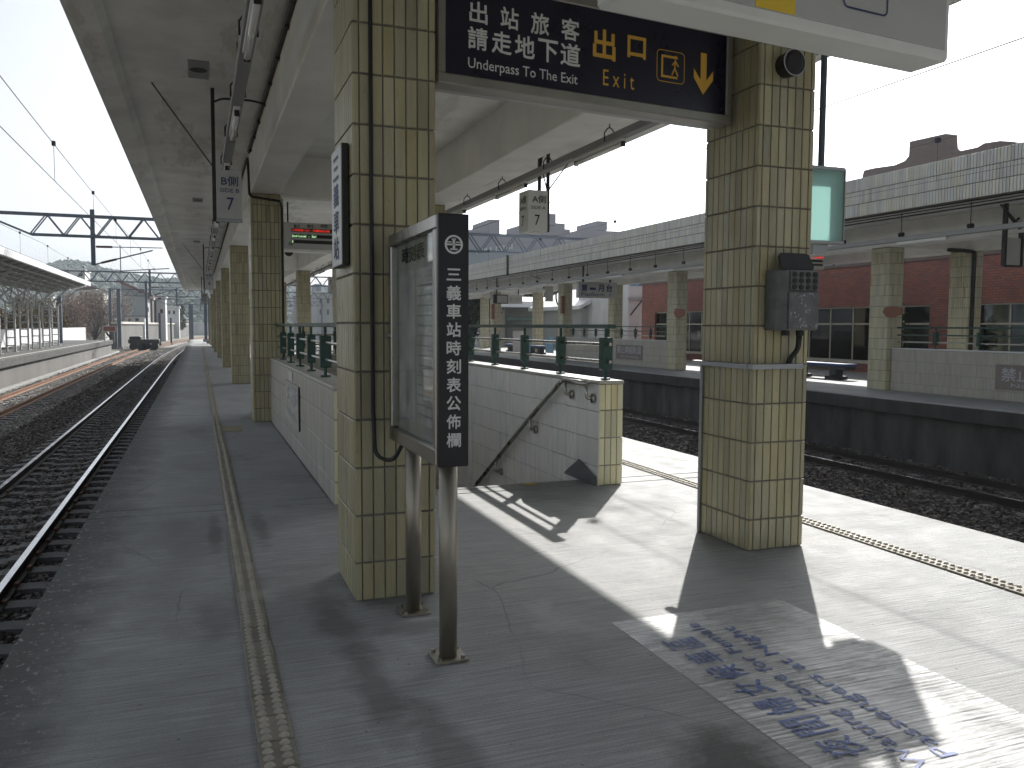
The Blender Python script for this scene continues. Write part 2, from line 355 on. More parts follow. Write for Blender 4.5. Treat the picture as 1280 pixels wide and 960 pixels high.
def prism(bm, poly, axis, a, b):
    """polygon (2-D) swept along an axis: 'x' -> (y,z), 'y' -> (x,z), 'z' -> (x,y)"""
    def P(p, t): return {'x': (t, p[0], p[1]), 'y': (p[0], t, p[1]), 'z': (p[0], p[1], t)}[axis]
    A = [bm.verts.new(P(p, a)) for p in poly]; Bv = [bm.verts.new(P(p, b)) for p in poly]; n = len(poly)
    bm.faces.new(A); bm.faces.new(Bv[::-1])
    for i in range(n): bm.faces.new((A[i], Bv[i], Bv[(i+1) % n], A[(i+1) % n]))
    bmesh.ops.recalc_face_normals(bm, faces=bm.faces); return bm
def bend(*pts, n=6):
    """rounded polyline through corner points"""
    pts = [Vector(p) for p in pts]; o = [pts[0]]
    for a, b, c in zip(pts, pts[1:], pts[2:]):
        k = min((b-a).length, (c-b).length)*.45
        s = b+(a-b).normalized()*k; e = b+(c-b).normalized()*k
        o += [s*(1-t)**2+b*2*t*(1-t)+e*t*t for t in [i/n for i in range(n+1)]]
    return o+[pts[-1]]

def lettering(name, body, rect, plane, m, parent, bold=.0, deep=.002, fit='both'):
    """text mesh fitted to a rectangle. plane: (origin axis u, v, n) as vectors; rect in u,v metres: u0,u1,v0,v1; origin o"""
    o, u, v = (Vector(q) for q in plane); u.normalize(); v.normalize()
    cu = bpy.data.curves.new(name, 'FONT'); cu.body = body; cu.size = 1; cu.offset = 0; cu.resolution_u = 2; cu.extrude = 0; cu.fill_mode = 'FRONT'
    t = bpy.data.objects.new(name, cu); COL.objects.link(t)
    dg = bpy.context.evaluated_depsgraph_get(); me = bpy.data.meshes.new_from_object(t.evaluated_get(dg))
    bpy.data.objects.remove(t); bpy.data.curves.remove(cu)
    n = u.cross(v)
    if len(me.vertices) == 0: return None
    co = np.empty(len(me.vertices)*3); me.vertices.foreach_get('co', co); co = co.reshape(-1, 3)
    lo, hi = co.min(0), co.max(0); u0, u1, v0, v1 = rect
    su = (u1-u0)/max(hi[0]-lo[0], 1e-6); sv = (v1-v0)/max(hi[1]-lo[1], 1e-6)
    if fit == 'height': su = sv
    a = u0+(co[:, 0]-lo[0])*su; b = v0+(co[:, 1]-lo[1])*sv
    W = np.array(o)+a[:, None]*np.array(u)+b[:, None]*np.array(v)+np.array(n)*deep
    W -= np.array(off(parent)) if parent is not None else 0
    if bold:                                 # heavier strokes: the glyph laid down again, slightly shifted and proud
        fs = [tuple(p.vertices) for p in me.polygons]; nv = len(W); e = bold*1.6; VV = []; FF = []
        for k, (du, dv) in enumerate(((0, 0), (e, 0), (0, e), (e, e), (e/2, -e/2))):
            VV.append(W+np.array(u)*(du-e/2)*su+np.array(v)*(dv-e/2)*sv+np.array(n)*.0003*k); FF += [tuple(i+nv*k for i in f) for f in fs]
        me = bpy.data.meshes.new(name); me.from_pydata(np.concatenate(VV).tolist(), [], FF); me.update()
    else: me.vertices.foreach_set('co', W.ravel()); me.update()
    me.materials.clear(); me.materials.append(M[m])
    ob = bpy.data.objects.new(name, me); COL.objects.link(ob)
    if parent is not None: ob.parent = parent
    return ob
def quad_mesh(name, V, F, m, parent=None, kind=None, smooth=False):
    me = bpy.data.meshes.new(name); me.from_pydata(V if isinstance(V, list) else V.tolist(), [], F if isinstance(F, list) else F.tolist()); me.update()
    if smooth: me.polygons.foreach_set('use_smooth', [True]*len(me.polygons))
    o = put(name, me, m, None)
    if parent is not None:
        d = off(parent); me.transform(Matrix.Translation(-d)); o.parent = parent
    return tag(o, kind=kind)

# ---- glazed tiles: single pieces (shared meshes) or one joined sheet
_tm = {}
def tile_mesh(w, h, face, m, t=.010, bev=.003):
    """tile of size w x h lying on a wall that faces -y (front), -x (left), +x (right), +y (back); origin at centre of its back"""
    k = (round(w, 4), round(h, 4), face, m)
    if k in _tm: return _tm[k]
    a, b = w/2, h/2; c, d = a-bev, b-bev
    P = [(-a, 0, -b), (a, 0, -b), (a, 0, b), (-a, 0, b), (-a, -t+bev, -b), (a, -t+bev, -b), (a, -t+bev, b), (-a, -t+bev, b), (-c, -t, -d), (c, -t, -d), (c, -t, d), (-c, -t, d)]
    rot = {'front': 0, 'left': -math.pi/2, 'back': math.pi, 'right': math.pi/2}[face]
    Mx = Matrix.Rotation(rot, 3, 'Z'); P = [tuple(Mx @ Vector(p)) for p in P]
    F = [(0, 1, 5, 4), (1, 2, 6, 5), (2, 3, 7, 6), (3, 0, 4, 7), (4, 5, 9, 8), (5, 6, 10, 9), (6, 7, 11, 10), (7, 4, 8, 11), (8, 9, 10, 11)]
    me = bpy.data.meshes.new('tile'); me.from_pydata(P, [], F); me.materials.append(M[m]); _tm[k] = me; return me
def cells(length, pitch, half=None, gap=.007):
    """tile spans along a length: optional narrow end tiles"""
    if half:
        n = max(1, round((length-2*half)/pitch)); e = [0, half]+[half+(length-2*half)*(i+1)/n for i in range(n)]+[length]
    else:
        n = max(1, round(length/pitch)); e = [length*i/n for i in range(n+1)]
    return [(a+gap/2, b-gap/2) for a, b in zip(e, e[1:])]
def rows(z0, z1, first, pitch, gap=.011):
    e = [z0, z0+first]
    while e[-1]+pitch < z1-.03: e.append(e[-1]+pitch)
    e.append(z1); return [(a+gap/2, b-gap/2) for a, b in zip(e, e[1:])]
def lay(parent, face, plane, a0, us, zs, m, joined=False, clip=None, t=.010):
    """lays tiles on a wall plane; a0 start along the wall; face as in tile_mesh"""
    V = []; F = []
    for (u0, u1) in us:
        for (z0, z1) in zs:
            uc, zc = a0+(u0+u1)/2, (z0+z1)/2
            if clip and not clip(uc, zc): continue
            c = (uc, plane, zc) if face in ('front', 'back') else (plane, uc, zc)
            me = tile_mesh(u1-u0, z1-z0, face, m, t)
            if joined:
                n = len(V); V += [(v.co.x+c[0], v.co.y+c[1], v.co.z+c[2]) for v in me.vertices]; F += [tuple(n+i for i in p.vertices) for p in me.polygons]
            else: put('tile', me, None, parent, c)
    if joined and V: quad_mesh('tile_sheet', V, F, m, parent, 'stuff')

def tiled_column(label, x0, y0, w=.45, d=.60, z0=0, h=3.5, single=(), pitch=.063, group=None, mj='column_tile_joined'):
    t = thing('tiled_column', label, 'column', (x0+w/2, y0+d/2, z0), group)
    obj('core', B(x0+.010, x0+w-.010, y0+.010, y0+d-.010, z0, z0+h+.02), 'grout', t)
    zs = rows(z0+.004, z0+h-.004, .21, .26)
    fu = cells(w-.004, pitch, .036); su = cells(d-.004, pitch, .036)
    for face, plane, a0, us in (('front', y0+.010, x0+.002, fu), ('left', x0+.010, y0+.002, su), ('right', x0+w-.010, y0+.002, su), ('back', y0+d-.010, x0+.002, fu)):
        s = face in single
        lay(t, face, plane, a0, us, zs, 'column_tile' if s else mj, not s)
    return t

# ================================================================== SETTING
XL, XR = -0.84, 5.41                       # island platform edges
OY0, OY1 = 7.30, 14.70                     # stair opening
SX0, SX1 = 1.28, 3.50                      # stair inner walls
# ---- ground far and wide (below the ballast)
gb = new(); nseg = 40
box(gb, -900, 900, -120, 1600, -1.75, -1.55)
ground = obj('ground', gb, 'earth', kind='structure')

def shift(y):                               # the line swings gently to the right beyond the platforms
    return max(0, y-60)**2/2400
# ---- ballast beds
def bed(x0, x1, y0, y1, z, m):
    V = []; F = []; ys = np.linspace(y0, y1, 60); xs = np.linspace(x0, x1, 8)
    for y in ys:
        for x in xs: V.append((x+shift(y), y, z+random.uniform(-.02, .02)))
    n = len(xs)
    for i in range(len(ys)-1):
        for j in range(n-1): F.append((i*n+j, i*n+j+1, (i+1)*n+j+1, (i+1)*n+j))
    return quad_mesh('ballast_bed', V, F, m, kind='structure')
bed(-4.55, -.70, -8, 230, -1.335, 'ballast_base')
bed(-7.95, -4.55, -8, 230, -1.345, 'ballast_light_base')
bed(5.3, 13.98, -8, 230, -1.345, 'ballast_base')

def stones(name, regions, m):
    V = []; F = []
    cube = np.array([[-1, -1, -1], [1, -1, -1], [1, 1, -1], [-1, 1, -1], [-1, -1, 1], [1, -1, 1], [1, 1, 1], [-1, 1, 1]], float)
    cf = np.array([[0, 3, 2, 1], [4, 5, 6, 7], [0, 1, 5, 4], [1, 2, 6, 5], [2, 3, 7, 6], [3, 0, 4, 7]])
    VV = []; FF = []; base = 0
    for (x0, x1, y0, y1, n, s, z) in regions:
        P = np.stack([rng.uniform(x0, x1, n), rng.uniform(y0, y1, n), z+rng.uniform(-.015, .03, n)], 1)
        sz = s*rng.uniform(.55, 1.25, (n, 1, 3))*np.array([1, 1, .75])
        c = cube[None]*sz*rng.uniform(.55, 1.0, (n, 8, 1))
        a = rng.uniform(0, 6.28, n); b = rng.uniform(-.6, .6, n)
        ca, sa, cb_, sb = np.cos(a)[:, None], np.sin(a)[:, None], np.cos(b)[:, None], np.sin(b)[:, None]
        x, y, zz = c[..., 0], c[..., 1], c[..., 2]
        y, zz = y*cb_-zz*sb, y*sb+zz*cb_; x, y = x*ca-y*sa, x*sa+y*ca
        VV.append((np.stack([x, y, zz], 2)+P[:, None]).reshape(-1, 3)); FF.append((cf[None]+8*np.arange(n)[:, None, None]).reshape(-1, 4)+base); base += 8*n
    o = quad_mesh(name, np.concatenate(VV), np.concatenate(FF), m, kind='stuff')
    return o
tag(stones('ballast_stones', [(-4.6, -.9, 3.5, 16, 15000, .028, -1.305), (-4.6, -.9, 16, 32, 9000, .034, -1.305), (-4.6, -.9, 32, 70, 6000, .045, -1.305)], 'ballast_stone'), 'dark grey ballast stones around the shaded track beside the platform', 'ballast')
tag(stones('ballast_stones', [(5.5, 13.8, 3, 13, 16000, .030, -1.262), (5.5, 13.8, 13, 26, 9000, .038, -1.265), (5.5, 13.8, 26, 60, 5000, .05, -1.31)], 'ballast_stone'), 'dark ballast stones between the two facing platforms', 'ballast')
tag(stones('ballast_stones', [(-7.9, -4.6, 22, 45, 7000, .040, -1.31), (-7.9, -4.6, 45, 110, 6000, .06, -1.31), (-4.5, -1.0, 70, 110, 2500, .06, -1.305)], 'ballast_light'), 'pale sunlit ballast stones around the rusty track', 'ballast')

# ---- tracks
def track(label, xc, y0, y1, mtop, mside, sl, y_sl=(4, 60)):
    t = thing('railway_track', label, 'track', (xc, 20, -1.3))
    prof = [(-.065, 0), (.065, 0), (.065, .012), (.012, .025), (.010, .105), (.034, .115), (.034, .146), (-.034, .146), (-.034, .115), (-.010, .105), (-.012, .025), (-.065, .012)]
    ys = [y0]+[y for y in range(10, 61, 10) if y0 < y]+list(np.linspace(66, y1, 30)) if y1 > 66 else [y0, y1]
    for s in (-.565, .565):
        bm = new(); rings = []
        for y in ys: rings.append([bm.verts.new((xc+s+shift(y)+p[0], y, -1.246+p[1])) for p in prof])
        n = len(prof)
        for a, b in zip(rings, rings[1:]):
            for k in range(n): bm.faces.new((a[k], b[k], b[(k+1) % n], a[(k+1) % n]))
        bm.faces.new(rings[0]); bm.faces.new(rings[-1][::-1])
        bmesh.ops.recalc_face_normals(bm, faces=bm.faces)
        o = obj('rail', bm, mside, t); o.data.materials.append(M[mtop])
        for p in o.data.polygons:
            if p.normal.z > .9 and abs(p.center.z+off(t).z+1.1) < .005: p.material_index = 1
    if sl:
        bm = new(); prism(bm, [(-1.0, -.14), (1.0, -.14), (1.0, -.02), (.80, 0), (.34, 0), (.28, -.03), (-.28, -.03), (-.34, 0), (-.80, 0), (-1.0, -.02)], 'y', -.12, .12)
        me = bpy.data.meshes.new('sleeper'); bm.to_mesh(me); bm.free(); me.materials.append(M['sleeper'])
        clip_b = new()
        for s in (-.565, .565):
            for k in (-1, 1): box(clip_b, s+k*.055-.02, s+k*.055+.02, -.05, .05, .008, .05)
        cm = bpy.data.meshes.new('rail_clips'); clip_b.to_mesh(cm); clip_b.free(); cm.materials.append(M['rail_rust'])
        y = y_sl[0]
        while y < y_sl[1]:
            o = put('sleeper', me, None, t, (xc+shift(y)+random.uniform(-.01, .01), y+random.uniform(-.015, .015), -1.249))
            if y < 16 and xc < 0: tag(put('rail_clips', cm, None, o, o.location+off(t)), kind='stuff')
            y += .62
    return t
track('railway track with shiny rail heads in the shade, running along the platform edge', -2.45, -6, 230, 'rail_top', 'rail_side', True, (3, 62))
track('railway track with rusty orange rails and pale sunlit ballast', -6.12, -6, 230, 'rail_rust', 'rail_rust', True, (24, 84))
track('dark railway track along the facing platform with the benches', 12.2, -6, 230, 'rail_top', 'rail_side', True, (5, 46))
track('railway track below the sunlit edge of the island platform', 7.03, -6, 230, 'rail_top', 'rail_side', False)

# ---- island platform: body and cast slabs with open joints
pb = new()
YA, YB = -8.0, 92.0
for x0, x1, y0, y1 in ((XL+.10, XR-.10, YA, OY0), (XL+.10, 1.03, OY0, OY1), (3.75, XR-.10, OY0, OY1), (XL+.10, XR-.10, OY1, YB)): box(pb, x0, x1, y0, y1, -1.5, -.18)
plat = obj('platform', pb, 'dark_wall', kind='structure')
joints = [-8, .15, 7.06, 14.7, 22, 29, 36, 44, 52, 62, 75, 92]
for a, b in zip(joints, joints[1:]):
    parts = [(XL, XR, a, b)]
    if a == 7.06: parts = [(XL, XR, a, OY0), (XL, 1.03, OY0+.004, b), (3.75, XR, OY0+.004, b)]
    for (x0, x1, y0, y1) in parts:
        g = .006
        obj('slab', B(x0, x1, y0+g, y1-g, -.18, 0, bev=.008 if y1 < 20 else 0), 'platform_concrete', plat)
obj('joint_fill', B(XL+.02, XR-.02, YA, OY0-.05, -.175, -.02), 'slab_gap', plat)
# odd square cover and cable slots in the floor
obj('access_cover', B(*[on_z(275, 530)[0], on_z(300, 530)[0]], 12.3, 12.9, .001, .006), 'patch', plat)

# ---- tactile warning strips
def bump_tile(w, l, nx, ny, m, seg=8):
    bm = new(); box(bm, -w/2, w/2, -l/2, l/2, 0, .010, bev=.0025)
    for i in range(nx):
        for j in range(ny):
            x = -w/2+w*(i+.5)/nx; y = -l/2+l*(j+.5)/ny
            r = bmesh.ops.create_cone(bm, cap_ends=True, segments=seg, radius1=.0195, radius2=.009, depth=.012, matrix=Matrix.Translation((x, y, .0157)) @ Matrix.Diagonal((1.05, .8, 1, 1)))
    me = bpy.data.meshes.new('tactile_tile'); bm.to_mesh(me); bm.free(); me.materials.append(M[m]); me.materials.append(M['tactile_dome'])
    for pg in me.polygons:
        if pg.center.z > .0115: pg.material_index = 1
    return me
TW, TL = .125, .20
tt = bump_tile(TW, TL-.007, 2, 4, 'tactile', 10)
def strip(label, xc, ya, yb, yc):
    t = thing('tactile_strip', label, 'tactile paving', (xc, ya, 0))
    y = ya+TL/2
    while y < yb:
        put('tactile_tile', tt, None, t, (xc+random.uniform(-.002, .002), y, .001+random.uniform(0, .002))); y += TL
    V = []; F = []; src = bump_tile(TW, TL-.005, 2, 4, 'tactile_joined', 5)
    P = np.array([v.co[:] for v in src.vertices]); PF = [tuple(p.vertices) for p in src.polygons]; n0 = 0
    while y < yc:
        V += (P+np.array([xc, y, .001])).tolist(); F += [tuple(i+n0 for i in f) for f in PF]; n0 += len(P); y += TL
    quad_mesh('tactile_sheet', V, F, 'tactile_joined', t, 'stuff')
    return t
strip('brownish raised-dot tactile strip along the shaded side of the platform', .23, 1.0, 11, 60)
strip('pale raised-dot tactile strip along the sunlit side of the platform', 4.38, 2.0, 9.5, 40)

# ---- facing platform (right) and far-left platform
def low_platform(name, xe, side, width, y0, y1, lip=.30):
    """xe: track-side edge; side +1: platform extends to +x"""
    x1 = xe+side*width; xi = xe+side*.13
    bm = B(min(xi, x1), max(xi, x1), y0, y1, -1.5, -lip)
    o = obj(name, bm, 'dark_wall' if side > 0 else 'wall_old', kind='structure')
    y = y0
    while y < y1-.1:
        e = min(y+5.0, y1); obj('slab', B(min(xe, x1), max(xe, x1), y+.006, e-.006, -lip, 0, bev=.012), 'platform_concrete', o); y = e
    return o
p1 = low_platform('platform', 13.85, 1, 9.5, 0, 80)
obj('edge_lip', B(13.835, 13.8495, 0, 80, -.29, -.025), 'lip_dark', p1)
pl = low_platform('platform', -7.72, -1, 5.6, 20, 88, .36)
# sunlit concrete drain along the far-left platform foot
obj('drain_kerb', B(-7.70, -7.45, 20, 92, -1.5, -1.17, bev=.02), 'edge_concrete', kind='structure')

# ================================================================== CANOPY OF THE ISLAND PLATFORM
CY0, CY1 = -9.0, 68.0
can = thing('canopy', 'white painted concrete platform canopy with deep beams over the tiled columns', 'canopy', (2.3, 30, 4.1))
sl = new(); prism(sl, [(-.97, 4.03), (-.74, 4.05), (-.68, 4.12), (5.28, 4.12), (5.34, 4.05), (5.57, 4.03), (5.57, 4.46), (-.97, 4.46)], 'y', CY0, CY1)
obj('roof_slab', sl, 'soffit', can)
for x0, x1 in ((.775, 1.215), (3.425, 3.855)):
    obj('beam', B(x0, x1, CY0+.1, CY1-.1, 3.505, 4.13, bev=.012), 'beam_paint', can)
COLY = [4.43+8.92*i for i in range(-1, 8)]
for y in COLY:
    obj('cross_beam', B(1.213, 3.427, y+.12, y+.50, 3.515, 4.13, bev=.01), 'beam_paint', can)
# soffit fittings: small round drain covers
for (x, y) in ((248, 87), (247, 250), (246, 302)):
    p = on_z(x, y, 4.118); bm = new(); cyl(bm, (p[0], p[1], 4.11), (p[0], p[1], 4.122), .085, 16)
    obj('drain_cover', bm, 'black_metal', can)
    obj('cover_patch', B(p[0]-.10, p[0]+.10, p[1]-.32, p[1]+.32, 4.113, 4.1185), 'trunk_grey', can)

# ---- columns
tiled_column('cream tiled column behind the black timetable board, with a cable down its front', .77, 4.43, single=('front', 'left'))
tiled_column('cream tiled column carrying the old grey cable box and round speaker', 3.42, 4.57, single=('front', 'left'))
names = ['third', 'fourth', 'fifth', 'sixth', 'seventh', 'eighth']
tiled_column('cream tiled column at the far end of the stairwell parapet, with a cable bend at its top', .77, 13.35)
tiled_column('cream tiled column beyond the stairwell, under the green-lettered display board', 3.42, 13.45)
for i, y in enumerate(COLY[3:]):
    tiled_column('cream tiled column of the left row, %s one from the timetable board' % names[i], .77, y)
    tiled_column('cream tiled column of the right row, %s one from the cable box' % names[i], 3.42, y+.1)
# cables on the columns and along the beam
bm = tube(new(), [(.868, 4.425, 3.5), (.866, 4.415, 2.2), (.868, 4.415, 1.1)]+bend((.868, 4.415, 1.05), (.875, 4.40, .80), (.95, 4.30, .78), (1.0, 4.25, .90)), .011, 6)
solo('black_cable', bm, 'black_rubber', 'black cable down the tiled column, looping up into the timetable case', 'cable', smooth=True)
bm = tube(new(), [(.755, CY1-2, 4.08), (.755, 40, 4.07), (.755, 22, 4.08), (.75, 13.9, 4.08)]+bend((.75, 13.6, 4.06), (.745, 13.3, 3.9), (.755, 13.30, 3.47), (.80, 13.32, 3.44))+[(1.20, 13.325, 3.40), (1.235, 13.34, 3.30), (1.235, 13.36, 2.0), (1.235, 13.36, .02)], .018, 6)
solo('black_cable', bm, 'black_rubber', 'black cable bending round the top of the far stairwell column', 'cable', smooth=True)
bm = tube(new(), [(.752, CY0+1, 4.075), (.752, 3, 4.085), (.750, 8, 4.07), (.752, 13.2, 4.085)], .028, 6)
for y in np.arange(-6, 13, .9): box(bm, .735, .775, y-.03, y+.03, 4.03, 4.115)
solo('conduit_bundle', bm, 'black_metal', 'dark conduit bundle along the top of the beam beside the track', 'conduit')

# ---- stairwell: steps, parapets with tiles, railings, handrail
st = thing('stairway', 'concrete stair going down to the underpass between white tiled walls', 'stair', (2.4, 8, -2.6))
nst = 16
for i in range(nst):
    y = OY0+.02+i*.31; z = -.17*(i+1)
    obj('step', B(SX0+.002, SX1-.002, y, y+.33, z-.20, z, bev=.006), 'platform_concrete', st)
obj('landing', B(SX0+.002, SX1-.002, OY0+nst*.31, 20, -3.0, -.17*nst-.001), 'platform_concrete', st)
obj('edge_nosing', B(SX0, SX1, OY0-.06, OY0+.018, -.10, .004, bev=.004), 'edge_concrete', st)
ym = new(); p = on_z(690, 610); box(ym, 2.86, 2.98, OY0-.07, OY0-.02, .0045, .008)
obj('paint_mark', ym, 'yellow_paint', st)

PH = .985
def parapet(label, xo, xi, y0, y1, inner_face, end_single):
    """xo outer face, xi face to the stair"""
    lo, hi = min(xo, xi), max(xo, xi)
    t = thing('stair_parapet', label, 'parapet', ((lo+hi)/2, y0, 0))
    bm = B(lo+.010, hi-.010, y0+.010, y1-.01, -.05, PH-.02)
    # the same wall carries on down beside the steps
    if inner_face == 'left': box(bm, xi+.010, xi+.20, OY0+.03, y1+3, -3.0, -.055)
    else: box(bm, xi-.20, xi-.010, OY0+.03, y1+3, -3.0, -.055)
    obj('core', bm, 'grout_pale', t)
    obj('coping', B(lo-.006, hi+.006, y0-.006, y1, PH-.018, PH+.012, bev=.006), 'pale_tile', t)
    zs = rows(.004, PH-.020, .19, .262)
    of = 'right' if inner_face == 'left' else 'left'
    lay(t, of, xo+(.010 if of == 'left' else -.010), y0+.002, cells(y1-y0, .065, None, .003), zs, 'pale_tile', True)
    zi = [(b-.262+.003, b-.003) for b in [PH-.022-.262*k for k in range(10)]]
    def cl(u, z): return z > .02 or u > OY0+.15+(-z)*1.82-.35
    lay(t, inner_face, xi+(.010 if inner_face == 'left' else -.010), y0+.002, cells(min(6.0, y1-y0), .24, None, .005), zi, 'stair_tile', False, cl)
    lay(t, 'front', y0+.010, lo+.002, cells(hi-lo-.004, .066), zs, 'end_tile_bounce_lit', False)
    return t
pr_ = parapet('white tiled stairwell parapet with lightened yellowish end and the steel handrail', 3.755, 3.50, 6.97, 14.7, 'left', True)
pl_ = parapet('pale tiled stairwell parapet beside the shaded walkway, with a faded warning notice', 1.03, 1.28, 6.92, 13.34, 'right', True)
pe_ = thing('stair_parapet', 'low tiled cross wall closing the far end of the stairwell', 'parapet', (2.4, 14.8, 0))
obj('core', B(1.04, 3.745, 14.72, 14.93, 0, PH-.02), 'grout_pale', pe_); obj('coping', B(1.03, 3.76, 14.70, 14.95, PH-.018, PH+.012), 'pale_tile', pe_)
lay(pe_, 'front', 14.722, 1.05, cells(2.69, .24), rows(.004, PH-.02, .19, .262), 'pale_tile', True)
# dark dado at the foot of the right inner wall
dd = new(); p = [on_x(x, y, 3.488) for x, y in ((746, 607), (746, 596), (720, 586), (700, 603))]
prism(dd, [(6.99, .0), (6.99, .085), (7.36, .20), (7.70, .015), (7.70, 0)], 'x', 3.478, 3.489)
obj('dado', dd, 'dado', pr_)

def railing(label, x, ys, y0, y1, endpost=True, fancy=True):
    t = thing('railing', label, 'railing', (x, (y0+y1)/2, PH))
    obj('top_rail', B(x-.045, x+.045, y0, y1, 1.485, 1.525, bev=.006), 'green_paint', t)
    for z in (1.17, 1.335):
        bm = new(); cyl(bm, (x, y0+.02, z), (x, y1, z), .016, 8); obj('mid_rail', bm, 'steel', t)
    for i, y in enumerate(ys):
        bm = new(); cyl(bm, (x, y, PH+.012), (x, y, 1.49), .016, 8)
        cyl(bm, (x, y, PH+.010), (x, y, PH+.03), .05, 10)
        w = .045 if i or not endpost else .055
        box(bm, x-w, x+w, y-w*.75, y+w*.75, 1.09, 1.40, bev=.006)
        obj('post', bm, 'green_paint', t)
    return t
railing('green railing with steel bars on the sunlit stairwell parapet', 3.63, [7.10+1.055*i for i in range(8)], 6.98, 14.7)
railing('green railing in the shade on the stairwell parapet by the walkway', 1.155, [8.25+1.09*i for i in range(6)], 7.2, 14.4)
t = thing('railing', 'green railing across the far end of the stairwell', 'railing', (2.4, 14.83, PH))
obj('top_rail', B(1.21, 3.58, 14.79, 14.87, 1.485, 1.525), 'green_paint', t)
for x in np.arange(1.7, 3.5, .55):
    bm = new(); cyl(bm, (x, 14.83, PH), (x, 14.83, 1.49), .016, 8); box(bm, x-.03, x+.03, 14.79, 14.87, 1.09, 1.40); obj('post', bm, 'green_paint', t)
for z in (1.17, 1.335):
    bm = new(); cyl(bm, (1.21, 14.83, z), (3.58, 14.83, z), .016, 8); obj('mid_rail', bm, 'steel', t)

t = thing('handrail', 'stainless steel stair handrail on the white tiled wall', 'handrail', (3.42, 8, 0))
hp = [(3.42, 7.08, .965), (3.42, 7.64, .965), (3.42, 8.56, .46), (3.42, 10.52, -.67), (3.42, 12.6, -1.85)]
bm = tube(new(), [hp[0], (3.42, 7.60, .965)], .026, 12); obj('rail', bm, 'steel', t, True)
bm = tube(new(), [(3.42, 7.60, .965), (3.42, 7.65, .955), hp[2], hp[3], hp[4]], .026, 12); obj('rail', bm, 'steel', t, True)
for (y, z) in ((7.08, .965), (7.56, .965), (8.50, .50), (9.62, -.16), (11.0, -.95)):
    bm = tube(new(), bend((3.42, y, z-.01), (3.42, y, z-.135), (3.485, y-.01, z-.14)), .017, 8)
    cyl(bm, (3.472, y-.01, z-.14), (3.486, y-.01, z-.14), .045, 14); obj('bracket', bm, 'steel', t, True)
# warning notice on the left parapet
t = thing('warning_notice', 'faded brown warning notice with pale lettering on the shaded parapet', 'notice', (1.01, 10, .35))
obj('panel', B(1.012, 1.026, 9.35, 10.75, .33, .82), 'notice_pale', t)
obj('edge_strip', B(1.010, 1.0265, 9.335, 9.3498, .33, .82), 'black_metal', t)
pln = ((1.012, 10.75, 0), (0, -1, 0), (0, 0, 1))
lettering('lettering', '禁止跨越軌道', (.06, 1.34, .57, .78), pln, 'white_letter', t, .015)
lettering('lettering', 'No Crossing', (.25, 1.2, .38, .51), pln, 'white_letter', t, .01)
solo('paper_notice', B(1.016, 1.026, 10.05, 10.45, .80+.045, .80+.15), 'sign_white', 'small white paper notice above the faded warning notice', 'notice')

# ---- painted waiting zone on the floor
zt = new(); box(zt, 1.93, 2.98, -1.2, 3.68, .0008, .004); zone = solo('floor_marking', zt, 'zone_paint', 'worn white painted rectangle on the platform floor with blue lettering', 'floor marking')
fl = ((0, 0, .004), (0, 1, 0), (-1, 0, 0))
def ground_text(body, y0, y1, xr, xl, bold):
    lettering('lettering', body, (y0, y1, -xr, -xl), fl, 'zone_letter', zone, bold, .002)
for i, ch in enumerate('夜間婦女候車區'):
    yc = 3.306-.1725*(6-i); ground_text(ch, yc-.066, yc+.066, 2.205, 2.035, .010)
ground_text('Waiting Zone for Female', 2.06, 3.52, 2.355, 2.255, .005)
ground_text('Passengers at Night', 2.09, 3.42, 2.50, 2.40, .005)

# ================================================================== SIGNS AND FITTINGS ON THE ISLAND PLATFORM
# ---- exit sign between the two near columns
def on_turned(x, y, pivot, ang):
    """pixel -> point on a vertical board turned by ang about its pivot, given in the board's own unturned frame"""
    d = ray(x, y); n = (-math.sin(ang), math.cos(ang)); k = (n[0]*pivot[0]+n[1]*pivot[1])/(n[0]*d[0]+n[1]*d[1])
    P = (d[0]*k-pivot[0], d[1]*k-pivot[1]); return (pivot[0]+P[0]*math.cos(ang)+P[1]*math.sin(ang), pivot[1], CAM_H+d[2]*k)
EY = 4.695; ES = ((2.33, EY), R(6.0))
t = thing('exit_sign', 'long black hanging exit sign with white and orange lettering between the tiled columns', 'sign', (2.33, EY, 2.86)); t.rotation_euler.z = ES[1]
ex0, ex1, ez0, ez1 = 1.27, 3.385, 2.86, 3.495
obj('panel', B(ex0+.05, ex1-.05, EY+.012, EY+.12, ez0+.06, ez1-.06), 'sign_navy', t)
for a in ((ex0, ex1, ez0, ez0+.06), (ex0, ex1, ez1-.06, ez1)): obj('frame_bar', B(a[0], a[1], EY, EY+.14, a[2], a[3], bev=.006), 'alu_frame', t)
for a in ((ex0, ex0+.05), (ex1-.05, ex1)): obj('frame_bar', B(a[0], a[1], EY, EY+.14, ez0+.0602, ez1-.0602, bev=.006), 'alu_frame', t)
obj('underside', B(ex0+.01, ex1-.01, EY+.141, EY+.22, ez0+.01, ez0+.05), 'sign_grey', t)
for x in (1.7, 2.9):
    bm = new(); cyl(bm, (x, EY+.07, ez1-.01), (x, EY+.07, 3.75), .02, 8); obj('hanger', bm, 'steel_dull', t)
pe = ((0, EY+.012, 0), (1, 0, 0), (0, 0, 1))
def px_rect(x0, y0, x1, y1, Y):
    """pixel box (left-middle, right-middle) on a plane y=Y -> u0,u1,v0,v1"""
    a = on_turned(x0, (y0+y1)/2, *ES); b = on_turned(x1, (y0+y1)/2, *ES); top = on_turned((x0+x1)/2, y0, *ES); bot = on_turned((x0+x1)/2, y1, *ES)
    return (a[0], b[0], bot[2], top[2])
for ch, x in zip('出站旅客', (588, 627, 665, 703)):
    y = 2+(x-588)*.185; lettering('lettering', ch, px_rect(x, y, x+22, y+26, EY), pe, 'white_letter', t, .018)
